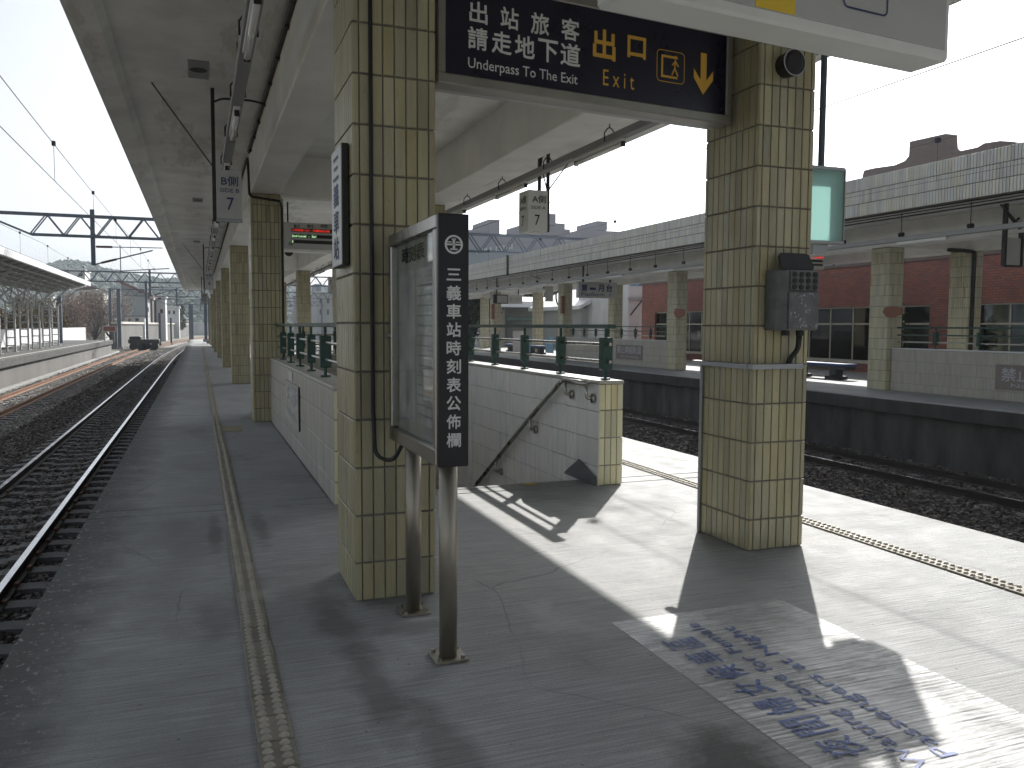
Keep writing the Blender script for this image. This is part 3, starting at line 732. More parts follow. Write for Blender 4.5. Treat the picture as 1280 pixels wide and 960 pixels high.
for ch, x in zip('請走地下道', (586, 616, 645, 674, 702)):
    y = 34+(x-586)*.175; lettering('lettering', ch, px_rect(x, y, x+24, y+27, EY), pe, 'white_letter', t, .018)
r1 = px_rect(586, 70, 606, 86, EY); r2 = px_rect(700, 88, 723, 104, EY)
lettering('lettering', 'Underpass To The Exit', (r1[0], r2[1], r1[2]-.015, r1[3]-.01), pe, 'white_letter', t, .004)
for ch, x in zip('出口', (743, 786)):
    y = 37+(x-743)*.20; lettering('lettering', ch, px_rect(x, y, x+(27 if ch == '出' else 22), y+(36 if ch == '出' else 26), EY), pe, 'orange_letter', t, .024)
r1 = px_rect(755, 89, 794, 109, EY); lettering('lettering', 'E x i t', r1, pe, 'orange_letter', t, 0)
# pictogram: rounded frame, door bracket, walking figure
def ring_poly(u0, u1, v0, v1, w, Y, name, m, parent, rad=.03, gap=None):
    bm = new(); n = 6
    def rr(a0, a1, b0, b1, r):
        o = []
        for cx, cz, s in ((a1-r, b1-r, 0), (a0+r, b1-r, 90), (a0+r, b0+r, 180), (a1-r, b0+r, 270)):
            for k in range(n+1): an = R(s+90*k/n); o.append((cx+r*math.cos(an), cz+r*math.sin(an)))
        return o
    A = [bm.verts.new((p[0], Y, p[1])) for p in rr(u0, u1, v0, v1, rad)]; I = [bm.verts.new((p[0], Y, p[1])) for p in rr(u0+w, u1-w, v0+w, v1-w, max(rad-w, .002))]
    for k in range(len(A)): bm.faces.new((A[k], A[(k+1) % len(A)], I[(k+1) % len(A)], I[k]))
    return obj(name, bm, m, parent)
r1 = px_rect(822, 63, 857, 103, EY); ring_poly(*r1[:2], r1[2], r1[3], .005, EY+.010, 'pictogram', 'orange_letter', t)
u0, u1, v0, v1 = r1; bm = new(); wu, wv = u1-u0, v1-v0
box(bm, u0+.16*wu, u0+.22*wu, EY+.008, EY+.0105, v0+.14*wv, v1-.16*wv); box(bm, u0+.22*wu, u0+.74*wu, EY+.008, EY+.0105, v1-.23*wv, v1-.16*wv); box(bm, u0+.22*wu, u0+.74*wu, EY+.008, EY+.0105, v0+.14*wv, v0+.21*wv)
cx, cz = u0+.66*wu, v0+.5*wv
cyl(bm, (cx, EY+.008, cz+.062), (cx, EY+.0105, cz+.062), .012, 10)
for a, b_ in (((0, .045), (-.004, -.005)), ((-.004, -.005), (.022, -.052)), ((-.004, -.005), (-.026, -.05)), ((0, .04), (.026, .008)), ((0, .04), (-.024, .012))):
    beam(bm, (cx+a[0], EY+.0092, cz+a[1]), (cx+b_[0], EY+.0092, cz+b_[1]), .0025, .009)
obj('pictogram', bm, 'orange_letter', t)
a0 = on_turned(881, 66, *ES); a1 = on_turned(881, 118, *ES); cx = a0[0]
bm = new(); h = a0[2]-a1[2]; zb = a1[2]
prism(bm, [(cx-.024, a0[2]), (cx-.024, zb+.34*h), (cx-.080, zb+.60*h), (cx-.080, zb+.38*h), (cx, zb), (cx+.080, zb+.38*h), (cx+.080, zb+.60*h), (cx+.024, zb+.34*h), (cx+.024, a0[2])], 'y', EY+.008, EY+.0105)
obj('arrow', bm, 'orange_letter', t)

# ---- white light box with a yellow field, hung close to the camera
LZ, LY0, LY1, LX0, LX1 = 2.70, 2.81, 3.01, 1.44, 3.18; LS = ((2.31, 2.81), R(5.6))
t = thing('light_box_sign', 'white light box sign with yellow field and stair pictogram, hung below the canopy', 'sign', (2.31, 2.91, LZ)); t.rotation_euler.z = LS[1]
obj('casing', B(LX0, LX1, LY0, LY1, LZ, LZ+.62, bev=.012), 'lamp_white', t)
obj('face', B(LX0+.03, LX1-.035, LY0-.004, LY0+.02, LZ+.045, LZ+.58), 'sign_grey', t)
yx = on_turned(990, 10, *LS)[0]
obj('yellow_field', B(LX0+.6, yx, LY0-.007, LY0-.003, LZ+.048, LZ+.577), 'sign_yellow', t)
r = on_turned(1050, 10, *LS); r2 = on_turned(1106, 25, *LS)
ring_poly(r[0], r2[0], LZ+.125, LZ+.45, .008, LY0-.0065, 'pictogram', 'navy_letter', t, .03)
bm = new()
for k in range(5): box(bm, r[0]+.03+.03*k, r[0]+.062+.03*k, LY0-.0065, LY0-.005, LZ+.185+.03*k, LZ+.195+.03*k); box(bm, r[0]+.052+.03*k, r[0]+.062+.03*k, LY0-.0067, LY0-.0052, LZ+.185+.03*k, LZ+.225+.03*k)
obj('pictogram', bm, 'navy_letter', t)
for x in (1.8, 2.8):
    bm = new(); cyl(bm, (x, 2.91, LZ+.6), (x, 2.91, 4.13), .022, 8); obj('hanger', bm, 'steel_dull', t)

# ---- timetable board on two steel posts
t = thing('timetable_board', 'black and steel timetable case on two steel posts in front of the tiled column', 'notice board', (1.02, 3.9, 0))
bx0, bx1, by0, by1, bz0, bz1 = .950, 1.085, 3.42, 4.37, .895, 1.975
obj('end_panel', B(bx0, bx1, by0-.012, by0+.02, bz0, bz1, bev=.004), 'sign_black', t)
obj('case', B(bx0+.045, bx1-.01, by0+.021, by1, bz0+.02, bz1-.02), 'alu_frame', t)
fr = (('h', by0+.021, by1, bz0, bz0+.07), ('h', by0+.021, by1, bz1-.06, bz1), ('v', by0+.021, by0+.07, bz0+.0702, bz1-.0602), ('v', by1-.055, by1, bz0+.0702, bz1-.0602))
for k, a, b, c, d in fr: obj('door_frame', B(bx0-.004, bx0+.05, a, b, c, d, bev=.005), 'steel', t)
obj('backing_sheet', B(bx0+.036, bx0+.0445, by0+.07, by1-.055, bz0+.07, bz1-.06), 'sign_white', t)
obj('poster', B(bx0+.033, bx0+.036, by0+.16, by0+.50, bz0+.14, bz0+.88), 'poster', t); obj('poster', B(bx0+.033, bx0+.036, by0+.53, by1-.09, bz0+.14, bz0+.88), 'poster', t)
pp = ((bx0+.035, by1, 0), (0, -1, 0), (0, 0, 1)); lettering('lettering', '時刻表', (.15, .6, bz1-.16, bz1-.08), pp, 'black_letter', t, .02)
for q in range(14):
    obj('table_row', B(bx0+.0315, bx0+.0329, by0+.19, by0+.47, bz0+.18+.047*q, bz0+.188+.047*q), 'grey_letter', t)
obj('glass', B(bx0+.010, bx0+.014, by0+.07, by1-.055, bz0+.07, bz1-.06), 'case_glass', t)
bm = new(); cyl(bm, (bx0-.02, by1-.03, 1.45), (bx0-.004, by1-.03, 1.45), .018, 10); obj('lock', bm, 'steel', t)
for y in (3.535, 4.185):
    bm = new(); cyl(bm, (1.03, y, .014), (1.03, y, bz0+.05), .041, 24); o = obj('post', bm, 'steel_dull', t, False)
    for pgn in o.data.polygons: pgn.use_smooth = abs(pgn.normal.z) < .5
    pl8 = obj('base_plate', B(.955, 1.105, y-.075, y+.075, .001, .013, bev=.002), 'steel_dull', t)
    for dx in (-.055, .055):
        for dy in (-.055, .055):
            bm = new(); cyl(bm, (1.03+dx, y+dy, .0132), (1.03+dx, y+dy, .027), .011, 6); obj('bolt', bm, 'steel', pl8)
# railway roundel and vertical lettering on the end panel
py = by0-.012; cx = (bx0+bx1)/2; cz = 1.845
bm = new(); n = 40; ro, ri = .040, .0315
for k in range(n):
    a, b = 2*math.pi*k/n, 2*math.pi*(k+1)/n
    vs = [bm.verts.new((cx+rr*math.cos(q), py-.0015, cz+rr*math.sin(q))) for rr, q in ((ro, a), (ro, b), (ri, b), (ri, a))]; bm.faces.new(vs)
for u0, u1, v0, v1 in ((-.0325, .0325, -.0035, .0035), (-.0055, .0055, -.020, .024), (-.016, .016, -.0235, -.0170), (-.009, .009, .0185, .0255), (-.0325, -.010, .008, .0125), (.010, .0325, .008, .0125)):
    vs = [bm.verts.new((cx+u, py-.0016, cz+v)) for u, v in ((u0, v0), (u1, v0), (u1, v1), (u0, v1))]; bm.faces.new(vs)
bmesh.ops.recalc_face_normals(bm, faces=bm.faces); obj('emblem', bm, 'white_letter', t)
pp = ((0, py, 0), (1, 0, 0), (0, 0, 1))
for i, ch in enumerate('三義車站時刻表公佈欄'):
    zc = on_y(565, 343+i*23.0, py)[2]; hh = .030 if ch != '三' else .024
    lettering('lettering', ch, (cx-.031, cx+.031, zc-hh, zc+hh), pp, 'white_letter', t, .018, .0015)

# ---- name plaque on the column's left side
t = thing('name_plaque', 'narrow white calligraphy plaque hung on the side of the tiled column', 'plaque', (.73, 4.7, 1.82))
obj('board', B(.728, .765, 4.515, 4.85, 1.825, 2.47, bev=.003), 'black_metal', t)
obj('sheet', B(.724, .7285, 4.520, 4.845, 1.83, 2.465), 'sign_white', t)
for i, ch in enumerate('三義車站'):
    lettering('lettering', ch, (.08, .25, 2.30-.145*i, 2.42-.145*i), ((.724, 4.85, 0), (0, -1, 0), (0, 0, 1)), 'navy_letter', t, .015)

# ---- cable box, steel band, speaker on the right column
t = thing('cable_box', 'weathered dark grey cable box with open lid and plug holes on the tiled column', 'electrical box', (3.66, 4.5, 1.5))
box0 = new(); prism(box0, [(3.50, 4.568), (3.50, 4.46), (3.555, 4.415), (3.80, 4.415), (3.825, 4.44), (3.825, 4.568)], 'z', 1.485, 1.875)
bmesh.ops.bevel(box0, geom=list(box0.edges), offset=.006, segments=1, affect='EDGES'); obj('body', box0, 'box_paint', t)
obj('door', B(3.565, 3.805, 4.402, 4.414, 1.49, 1.735, bev=.004), 'box_paint', t)
pn = obj('socket_panel', B(3.575, 3.80, 4.404, 4.4145, 1.742, 1.868, bev=.003), 'box_paint', t)
for i in range(4):
    for j in range(3):
        bm = new(); x = 3.605+.054*i; z = 1.764+.041*j
        cyl(bm, (x, 4.398, z), (x, 4.4038, z), .0175, 12); obj('socket', bm, 'black_rubber', pn)
ld = new(); lid = [(-.13, 0), (.115, 0), (.135, .03), (.12, .16), (.10, .175), (-.105, .175), (-.125, .15)]
Mx = Matrix.Translation((3.685, 4.405, 1.885)) @ Matrix.Rotation(R(-52), 4, 'X')
A = [ld.verts.new(Mx @ Vector((p[0], 0, p[1]))) for p in lid]; Bq = [ld.verts.new(Mx @ Vector((p[0], .018, p[1]))) for p in lid]
ld.faces.new(A); ld.faces.new(Bq[::-1])
for i in range(len(lid)): ld.faces.new((A[i], Bq[i], Bq[(i+1) % len(lid)], A[(i+1) % len(lid)]))
bmesh.ops.recalc_face_normals(ld, faces=ld.faces)
for v in ld.verts: v.co.y = 4.47+(v.co.y-4.405)*.35
obj('lid', ld, 'black_metal', t)
for x in (3.605, 3.72):
    bm = new(); cyl(bm, (x, 4.48, 1.45), (x, 4.48, 1.487), .026, 10); obj('gland', bm, 'black_rubber', t)
chips = new()
for k in range(46):
    x = random.uniform(3.57, 3.79); z = random.choice((random.uniform(1.5, 1.52), random.uniform(1.69, 1.725), random.uniform(1.52, 1.70))); w = random.uniform(.004, .018); hh = random.uniform(.004, .022)
    if z+hh > 1.732: continue
    vs = [chips.verts.new((x+a*w, 4.4012, z+b*hh)) for a, b in ((0, 0), (1, random.uniform(-.2, .2)), (random.uniform(.6, 1), 1), (random.uniform(0, .3), random.uniform(.6, 1)))]; chips.faces.new(vs)
o = obj('flaked_paint', chips, 'galv', t, kind='stuff')
solo('black_cable', tube(new(), bend((3.72, 4.48, 1.46), (3.72, 4.49, 1.36), (3.70, 4.54, 1.30), (3.69, 4.545, 1.262)), .017, 8), 'black_rubber', 'thick black cable hanging below the grey cable box', 'cable', smooth=True)
t = thing('steel_band', 'bent metal cable tray wrapped round the tiled column below the cable box', 'cable tray', (3.6, 4.6, 1.24))
obj('front_tray', B(3.375, 3.79, 4.512, 4.568, 1.228, 1.262, bev=.003), 'galv', t)
obj('side_tray', B(3.372, 3.418, 4.569, 5.22, 1.228, 1.262, bev=.003), 'galv', t)
bm = new(); cyl(bm, (3.406, 5.14, .002), (3.406, 5.14, 1.2275), .013, 10); obj('pipe', bm, 'galv', t)
t = thing('loudspeaker', 'small round black loudspeaker on the tiled column', 'loudspeaker', (3.60, 4.5, 3.2))
bm = new(); cyl(bm, (3.61, 4.568, 3.20), (3.61, 4.47, 3.20), .075, 24, .085); obj('body', bm, 'black_metal', t, False)
bm = new(); cyl(bm, (3.61, 4.47, 3.20), (3.61, 4.462, 3.20), .07, 24, .055); obj('grille', bm, 'black_rubber', t)
bm = new()
bmesh.ops.create_circle(bm, cap_ends=False, radius=.079, segments=24, matrix=Matrix.Translation((3.61, 4.466, 3.2)) @ Matrix.Rotation(R(90), 4, 'X'))
r = bmesh.ops.extrude_edge_only(bm, edges=list(bm.edges)); bmesh.ops.scale(bm, vec=(1.1, 1, 1.1), space=Matrix.Translation((-3.61, 0, -3.2)), verts=[v for v in r['geom'] if isinstance(v, bmesh.types.BMVert)])
obj('rim', bm, 'galv', t)

# ---- teal-fronted box on a pole by the right canopy edge
t = thing('pole_box', 'teal plastic-fronted box hung from the canopy on a slim pole', 'hanging box', (4.82, 5.5, 2.2)); pole_box = t
for a in ((4.455, 4.467, 2.19, 2.80), (4.973, 4.985, 2.19, 2.80), (4.4672, 4.9728, 2.19, 2.202), (4.4672, 4.9728, 2.788, 2.80)): obj('casing', B(a[0], a[1], 5.507, 5.68, a[2], a[3]), 'galv', t)
obj('side_back', B(4.4675, 4.655, 5.665, 5.675, 2.2025, 2.7875), 'black_metal', t)
obj('side_panel', B(4.4675, 4.655, 5.500, 5.506, 2.2025, 2.7875), 'black_metal', t)
obj('front', B(4.6555, 4.9725, 5.502, 5.506, 2.2025, 2.7875), 'teal_plastic', t)
for a in ((4.46, 4.98, 2.197, 2.2145), (4.46, 4.98, 2.7705, 2.787)): obj('frame_bar', B(a[0], a[1], 5.488, 5.5015, a[2], a[3]), 'galv', t)
for a in ((4.46, 4.475), (4.9725, 4.98)): obj('frame_bar', B(a[0], a[1], 5.4885, 5.5012, 2.2148, 2.7702), 'galv', t)
bm = new(); cyl(bm, (4.825, 5.60, 2.801), (4.825, 5.60, 4.125), .026, 10); obj('pole', bm, 'gantry_steel', t)
bm = new(); box(bm, 4.72, 4.86, 5.54, 5.64, 2.11, 2.189); obj('bottom_bracket', bm, 'galv', t)

pole_box.location = Vector(pole_box.location)+Vector((-.12, -.13, -.02))

# ---- lamp trunking on both sides, with fluorescent battens
def trunking(label, xc, z, ys, y0, y1, hy):
    t = thing('lamp_trunking', label, 'lighting track', (xc, (y0+y1)/2, z))
    obj('channel', B(xc-.055, xc+.055, y0, y1, z, z+.085, bev=.006), 'trunk_grey', t)
    for y in hy:
        bm = new(); cyl(bm, (xc, y, z+.18), (xc, y, 4.13), .006, 6)
        tube(bm, [(xc-.065, y, z+.02), (xc-.065, y, z+.12), (xc-.03, y, z+.17), (xc, y, z+.185), (xc+.03, y, z+.17), (xc+.065, y, z+.12), (xc+.065, y, z+.02)], .008, 6)
        obj('hanger', bm, 'black_metal', t)
    for y in ys:
        b = obj('batten', B(xc-.032, xc+.032, y, y+1.26, z-.036, z-.001, bev=.004), 'lamp_white', t)
        bm = new(); cyl(bm, (xc, y+.03, z-.066), (xc, y+1.23, z-.066), .026, 12); obj('tube', bm, 'tube_glass', b, True)
        for e in (y+.005, y+1.233): obj('lamp_holder', B(xc-.024, xc+.024, e, e+.022, z-.094, z-.0365), 'black_metal', b)
    return t
trunking('grey lamp trunking with fluorescent tubes below the canopy on the shaded track side', .385, 3.60, np.arange(-.45, 60, 3.0), -7, 64, np.arange(-2.2, 44, 1.75))
trunking('grey lamp trunking with fluorescent tubes along the sunlit canopy edge', 4.46, 3.60, np.arange(-.5, 60, 2.95), -7, 64, np.arange(-3.9, 44, 1.8))

# ---- hanging car-position signs
def side_sign(label, x, y, txt, sub, num, side, two=False, group=None, z0=2.69, w=.27, h=.54):
    t = thing('hanging_sign', label, 'sign', (x+w/2, y, z0), group)
    zt = z0+h
    obj('panel', B(x, x+w, y, y+.10 if two else y+.05, z0, zt, bev=.004), 'sign_grey', t)
    pp = ((x, y, 0), (1, 0, 0), (0, 0, 1))
    lettering('lettering', txt, (w*.20, w*.86, zt-.17, zt-.065), pp, 'navy_letter', t, .01)
    lettering('lettering', sub, (w*.14, w*.90, zt-.245, zt-.20), pp, 'navy_letter', t, .004)
    lettering('lettering', num, (w*.40, w*.68, z0+.10, z0+.24), pp, 'navy_letter', t, .004)
    obj('tray', B(x-.005, x+w+.005, y-.01, y+.06 if not two else y+.11, z0-.03, z0-.001), 'galv', t)
    bars = [x-.022] if side < 0 else [x+w+.022, x+w-.07]
    for i, bx in enumerate(bars):
        obj('hanger_bar', B(bx-.020, bx+.020, y+.01, y+.05, z0-.03 if i == 0 else zt, 4.125), 'black_metal', t)
    bm = new(); bx = bars[0]
    beam(bm, (bx, y+.03, zt+.02), (bx+side*.62, y+.03, 4.12), .03, .012); obj('brace', bm, 'black_metal', t)
    if side < 0:
        bm = tube(new(), bend((bx+.02, y+.03, 3.98), (bx+.10, y+.03, 4.02), (x+.40, y+.03, 4.03), (x+.545, y+.03, 4.00)), .012, 6); obj('cable', bm, 'black_rubber', t, True)
    return t
side_sign('white hanging sign reading side B 7 with a diagonal brace, over the walkway', .215, 9.97, 'B側', 'SIDE B', '7', -1)
side_sign('white hanging sign reading side B 6, next along the walkway after the one reading 7', .215, 29.0, 'B側', 'SIDE B', '6', -1)
side_sign('white hanging sign reading side B 5, third along the walkway', .215, 48.5, 'B側', 'SIDE B', '5', -1)
t = thing('hanging_sign', 'white two-faced hanging box sign reading side A 7 below the canopy edge', 'sign', (4.6, 11.3, 2.88))
bm = new(); prism(bm, [(4.49, 11.28), (4.79, 11.28), (4.79, 11.62), (4.475, 11.62)], 'z', 2.885, 3.47); obj('panel', bm, 'sign_white', t)
pp = ((4.49, 11.28, 0), (1, 0, 0), (0, 0, 1))
lettering('lettering', 'A側', (.06, .27, 3.29, 3.40), pp, 'black_letter', t, .01); lettering('lettering', 'SIDE A', (.04, .27, 3.20, 3.245), pp, 'black_letter', t, .004); lettering('lettering', '7', (.10, .18, 2.97, 3.12), pp, 'black_letter', t, .004)
u = Vector((.015, -.34, 0)).normalized(); pp = ((4.475, 11.62, 0), tuple(u), (0, 0, 1))
lettering('lettering', 'A側', (.06, .26, 3.29, 3.40), pp, 'black_letter', t, .01); lettering('lettering', 'SIDE A', (.04, .26, 3.20, 3.245), pp, 'black_letter', t, .004); lettering('lettering', '7', (.11, .19, 2.97, 3.12), pp, 'black_letter', t, .004)
for x in (4.68, 4.815): obj('hanger_bar', B(x-.02, x+.02, 11.31, 11.35, 2.885 if x > 4.7 else 3.471, 4.125), 'black_metal', t)
bm = new(); beam(bm, (4.815, 11.33, 3.48), (5.30, 11.33, 4.12), .03, .012); beam(bm, (4.80, 11.33, 3.49), (4.64, 11.36, 4.11), .028, .012); beam(bm, (4.66, 11.34, 3.475), (4.73, 11.34, 4.0), .02, .01); obj('brace', bm, 'black_metal', t)
bm = new(); cyl(bm, (4.62, 11.4, 2.86), (4.62, 11.4, 2.884), .07, 14); obj('lamp', bm, 'lamp_white', t)
side_sign('white hanging sign reading side A 6, further along below the sunlit canopy edge', 4.40, 30.5, 'A側', 'SIDE A', '6', 1)

# ---- LED departure display hung across the platform beyond the stairs
DY = 17.3
t = thing('departure_display', 'hanging departure display with red and green lit rows', 'display board', (2.3, DY, 3.0))
d0, d1 = 1.30, 3.30; dz0, dz1 = 2.98, 3.56
obj('casing', B(d0, d1, DY, DY+.22, dz0, dz1, bev=.01), 'sign_grey', t)
obj('strip', B(d0, d1, DY-.02, DY-.001, dz0-.005, dz0+.05), 'lamp_white', t)
pp = ((0, DY, 0), (1, 0, 0), (0, 0, 1)); S = lambda x, y: on_y(x, y, DY)
for wd, xa in (('車次', 367), ('開往', 384), ('時間', 401)):
    a = S(xa, 284.5); b = S(xa+8, 281.5); lettering('lettering', wd, (a[0], b[0], a[2], b[2]+.01), pp, 'black_letter', t, .02)
lettering('lettering', '月台', (S(356.5, 0)[0], S(362, 0)[0], S(0, 293)[2], S(0, 288)[2]), pp, 'black_letter', t, .02)
for i, y in enumerate((286.8, 294, 301)):
    a = S(400, y+4.2); b = S(400, y); a = (S(364, y)[0], 0, a[2]); b = (S(440, y)[0], 0, b[2]); obj('led_row', B(a[0], min(b[0], d1-.05), DY-.006, DY-.0005, a[2], b[2]), 'black_metal', t)
a = (S(364.8, 290)[0], 0, S(400, 290.3)[2]); b = (S(412, 290)[0], 0, S(400, 287.5)[2]); lettering('lit_text', '二次自強 1021 - 花蓮經由山線', (a[0], b[0], a[2], b[2]), ((0, DY-.006, 0), (1, 0, 0), (0, 0, 1)), 'led_red', t, .02)
a = (S(364.8, 297)[0], 0, S(400, 297.5)[2]); b = (S(395, 297)[0], 0, S(400, 294.8)[2]); lettering('lit_text', '2nd Local  -  Sa1', (a[0], b[0], a[2], b[2]), ((0, DY-.006, 0), (1, 0, 0), (0, 0, 1)), 'led_green', t, .02)
a = (S(364.8, 304)[0], 0, S(400, 304.5)[2]); b = (S(366.5, 304)[0], 0, S(400, 301.8)[2]); lettering('lit_text', '3', (a[0], b[0], a[2], b[2]), ((0, DY-.006, 0), (1, 0, 0), (0, 0, 1)), 'led_green', t, .02)
for x in (1.6, 3.0): obj('hanger', B(x-.03, x+.03, DY+.08, DY+.14, dz1, 4.125), 'galv', t)
t = thing('loudspeaker', 'small round dark loudspeaker hung below the departure display', 'loudspeaker', (1.9, 18.3, 2.9))
p = on_y(361, 315, 18.3); bm = new(); cyl(bm, p, (p[0], 18.5, p[2]), .09, 18, .06); obj('horn', bm, 'black_metal', t); obj('stem', B(p[0]-.015, p[0]+.015, 18.42, 18.45, p[2]+.06, 4.125), 'black_metal', t)

# ================================================================== FACING PLATFORM (RIGHT)
F1Y = [15.65, 25.2, 34.8, 44.4, 54.0]
lab1 = ['in front of the brick building, with an orange plate', 'at the end of the parapet with the faded notice', 'with a small red board, beside the hanging platform sign', 'with a small red board, near the white poster stand', 'last one before the dark hedge']
lab2 = ['with dark drainpipe, in front of the brick building', 'behind the cable box column', 'lit yellow behind the hanging platform sign', 'beside the shed with the curved awning', 'last one of the back row by the dark hedge']
for i, y in enumerate(F1Y):
    tiled_column('pale tiled column of the facing platform %s' % lab1[i], 15.6, y, h=3.45, mj='far_tile')
    tiled_column('pale tiled column of the facing platform\'s back row %s' % lab2[i], 18.2, y, h=3.45, mj='far_tile')
bm = tube(new(), [(18.30, 15.62, .02), (18.30, 15.62, 3.2)]+bend((18.30, 15.62, 3.25), (18.30, 15.61, 3.43), (17.9, 15.6, 3.45))+[(17.4, 15.6, 3.45)], .05, 8)
solo('drainpipe', bm, 'black_metal', 'dark drainpipe down the back-row column before the brick building', 'pipe', smooth=True)
c1 = thing('canopy', 'concrete canopy of the facing platform with a white tiled fascia', 'canopy', (16.8, 30, 4.1))
obj('roof_slab', B(13.72, 19.6, 2, 62, 4.02, 4.30), 'soffit', c1)
obj('fascia', B(13.711, 13.90, 2, 62, 3.96, 4.80), 'grout', c1)
lay(c1, 'left', 13.711, 2.0, cells(60, .07, None, .010), [(3.965, 4.228), (4.246, 4.508), (4.526, 4.795)], 'fascia_tile', True)
lay(c1, 'front', 2.0, 13.72, cells(.18, .07), [(3.965, 4.232), (4.242, 4.512), (4.522, 4.795)], 'fascia_tile', True)
for x in (15.6, 18.2): obj('beam', B(x+.01, x+.44, 2.1, 61.9, 3.455, 4.03, bev=.012), 'beam_paint', c1)
for y in F1Y: obj('cross_beam', B(16.038, 18.212, y+.12, y+.48, 3.465, 4.03), 'beam_paint', c1)
p = on_x(635, 340, 13.69); bm = new(); cyl(bm, (13.67, p[1], 3.9), (13.67, p[1], 4.85), .06, 8); obj('downpipe', bm, 'black_metal', c1)
bm = new()
for dz in (0, .05, .11): tube(bm, [(14.05, 2.5, 3.99-dz), (14.05, 12, 3.975-dz), (14.05, 20, 3.985-dz), (14.05, 61, 3.98-dz)], .012+.006*(dz > .1), 5)
solo('conduit_bundle', bm, 'black_metal', 'bundle of dark cables below the tiled fascia', 'conduit')
t = thing('lamp_trunking', 'grey lamp trunking hung below the tiled fascia of the facing platform', 'lighting track', (14.45, 30, 3.42))
obj('channel', B(14.39, 14.51, 3, 60, 3.40, 3.50, bev=.006), 'trunk_grey', t)
for y in np.arange(7.2, 58, 1.75):
    bm = new(); cyl(bm, (14.45, y, 3.6), (14.45, y, 4.02), .010, 5); cyl(bm, (14.45, y-.05, 3.55), (14.45, y+.05, 3.55), .05, 8); obj('hanger', bm, 'black_metal', t)
for y in np.arange(6, 56, 3.5): obj('batten', B(14.42, 14.48, y, y+1.3, 3.335, 3.399), 'lamp_white', t)

# parapets with railings
def far_parapet(lab, y0, y1, lab_r):
    t = thing('stair_parapet', lab, 'parapet', (15.87, y0, 0))
    obj('core', B(15.735, 16.0, y0, y1, 0, 1.0), 'grout_pale', t); obj('coping', B(15.715, 16.02, y0, y1, 1.001, 1.03), 'wall_white', t)
    lay(t, 'left', 15.735, y0+.002, cells(y1-y0, .066, None, .007), rows(.004, .995, .19, .262), 'pale_tile', True)
    r = thing('railing', lab_r, 'railing', (15.9, y0, 1.03))
    obj('top_rail', B(15.87, 15.94, y0, y1, 1.50, 1.54), 'green_paint', r)
    for z in (1.18, 1.345):
        bm = new(); cyl(bm, (15.9, y0, z), (15.9, y1, z), .018, 6); obj('mid_rail', bm, 'green_paint' if z > 1.2 else 'steel', r)
    for y in np.arange(y0+.45, y1, 1.15):
        bm = new(); cyl(bm, (15.9, y, 1.03), (15.9, y, 1.51), .02, 6); box(bm, 15.85, 15.95, y-.04, y+.04, 1.12, 1.42); obj('post', bm, 'green_paint', r)
    return t
far_parapet('pale tiled parapet on the facing platform with a notice beginning with No', 6.0, 15.62, 'green railing above the notice beginning with No, before the brick building')
far_parapet('pale tiled parapet on the facing platform with a faded rectangular notice', 25.85, 34.75, 'green railing above the faded rectangular notice on the facing platform')
t = thing('warning_notice', 'brownish notice with large pale characters and the word No on the facing parapet', 'notice', (15.71, 12, .25))
ya = on_x(1245, 470, 15.715)[1]
obj('panel', B(15.708, 15.724, ya-2.4, ya, .24, .76), 'faded_sign', t)
pp = ((15.708, ya, 0), (0, -1, 0), (0, 0, 1)); lettering('lettering', '禁止跨越軌道', (.13, 2.25, .42, .70), pp, 'faded_letter', t, .012); lettering('lettering', 'No Crossing', (.36, 1.9, .27, .38), pp, 'faded_letter', t, .008)
t = thing('warning_notice', 'faded rectangular notice with unreadable pale text on the facing parapet', 'notice', (15.71, 30, .25))
ya = on_x(770, 445, 15.715)[1]; yb = on_x(803, 445, 15.715)[1]
obj('panel', B(15.708, 15.724, yb, ya, .24, .80), 'faded_sign', t)
pp = ((15.708, ya, 0), (0, -1, 0), (0, 0, 1)); lettering('lettering', '禁止跨越軌道', (.1, ya-yb-.1, .47, .76), pp, 'faded_letter', t, .02); lettering('lettering', 'No Crossing', (.4, ya-yb-.3, .28, .40), pp, 'faded_letter', t, .01)
# plates and boards on the columns
def plate(lab, X, px, py0, px1, py1, fish=False, m='orange_board'):
    a = on_x(px, py0, X); b = on_x(px1, py1, X); bm = new(); y0, y1, z0, z1 = b[1], a[1], b[2], a[2]
    if fish: prism(bm, [(y0, z0+.3*(z1-z0)), (y0, z1-.1*(z1-z0)), (y0+.4*(y1-y0), z1), (y1-.1*(y1-y0), z1), (y1, z0+.55*(z1-z0)), (y1-.2*(y1-y0), z0+.1*(z1-z0)), (y1-.45*(y1-y0), z0)], 'x', X-.02, X-.001)
    else: box(bm, X-.02, X-.001, y0, y1, z0, z1)
    return solo('orange_plate' if fish else 'red_board', bm, m, lab, 'plaque')
plate('orange boat-shaped plate on the tiled column in front of the brick building', 15.6, 1104, 384, 1129, 397, True)
plate('orange plate on the tiled column beside the parapet with the faded notice', 15.6, 843, 386, 856, 398, True)
p = on_x(705, 388, 15.56); solo('red_board', B(15.45, 15.59, 34.6, 34.79, 2.1, 2.9), 'orange_board', 'small vertical red board on the column beside the hanging platform sign', 'plaque')
solo('red_board', B(15.45, 15.59, 44.2, 44.39, 1.9, 2.75), 'orange_board', 'small vertical red board on the column near the white poster stand', 'plaque')
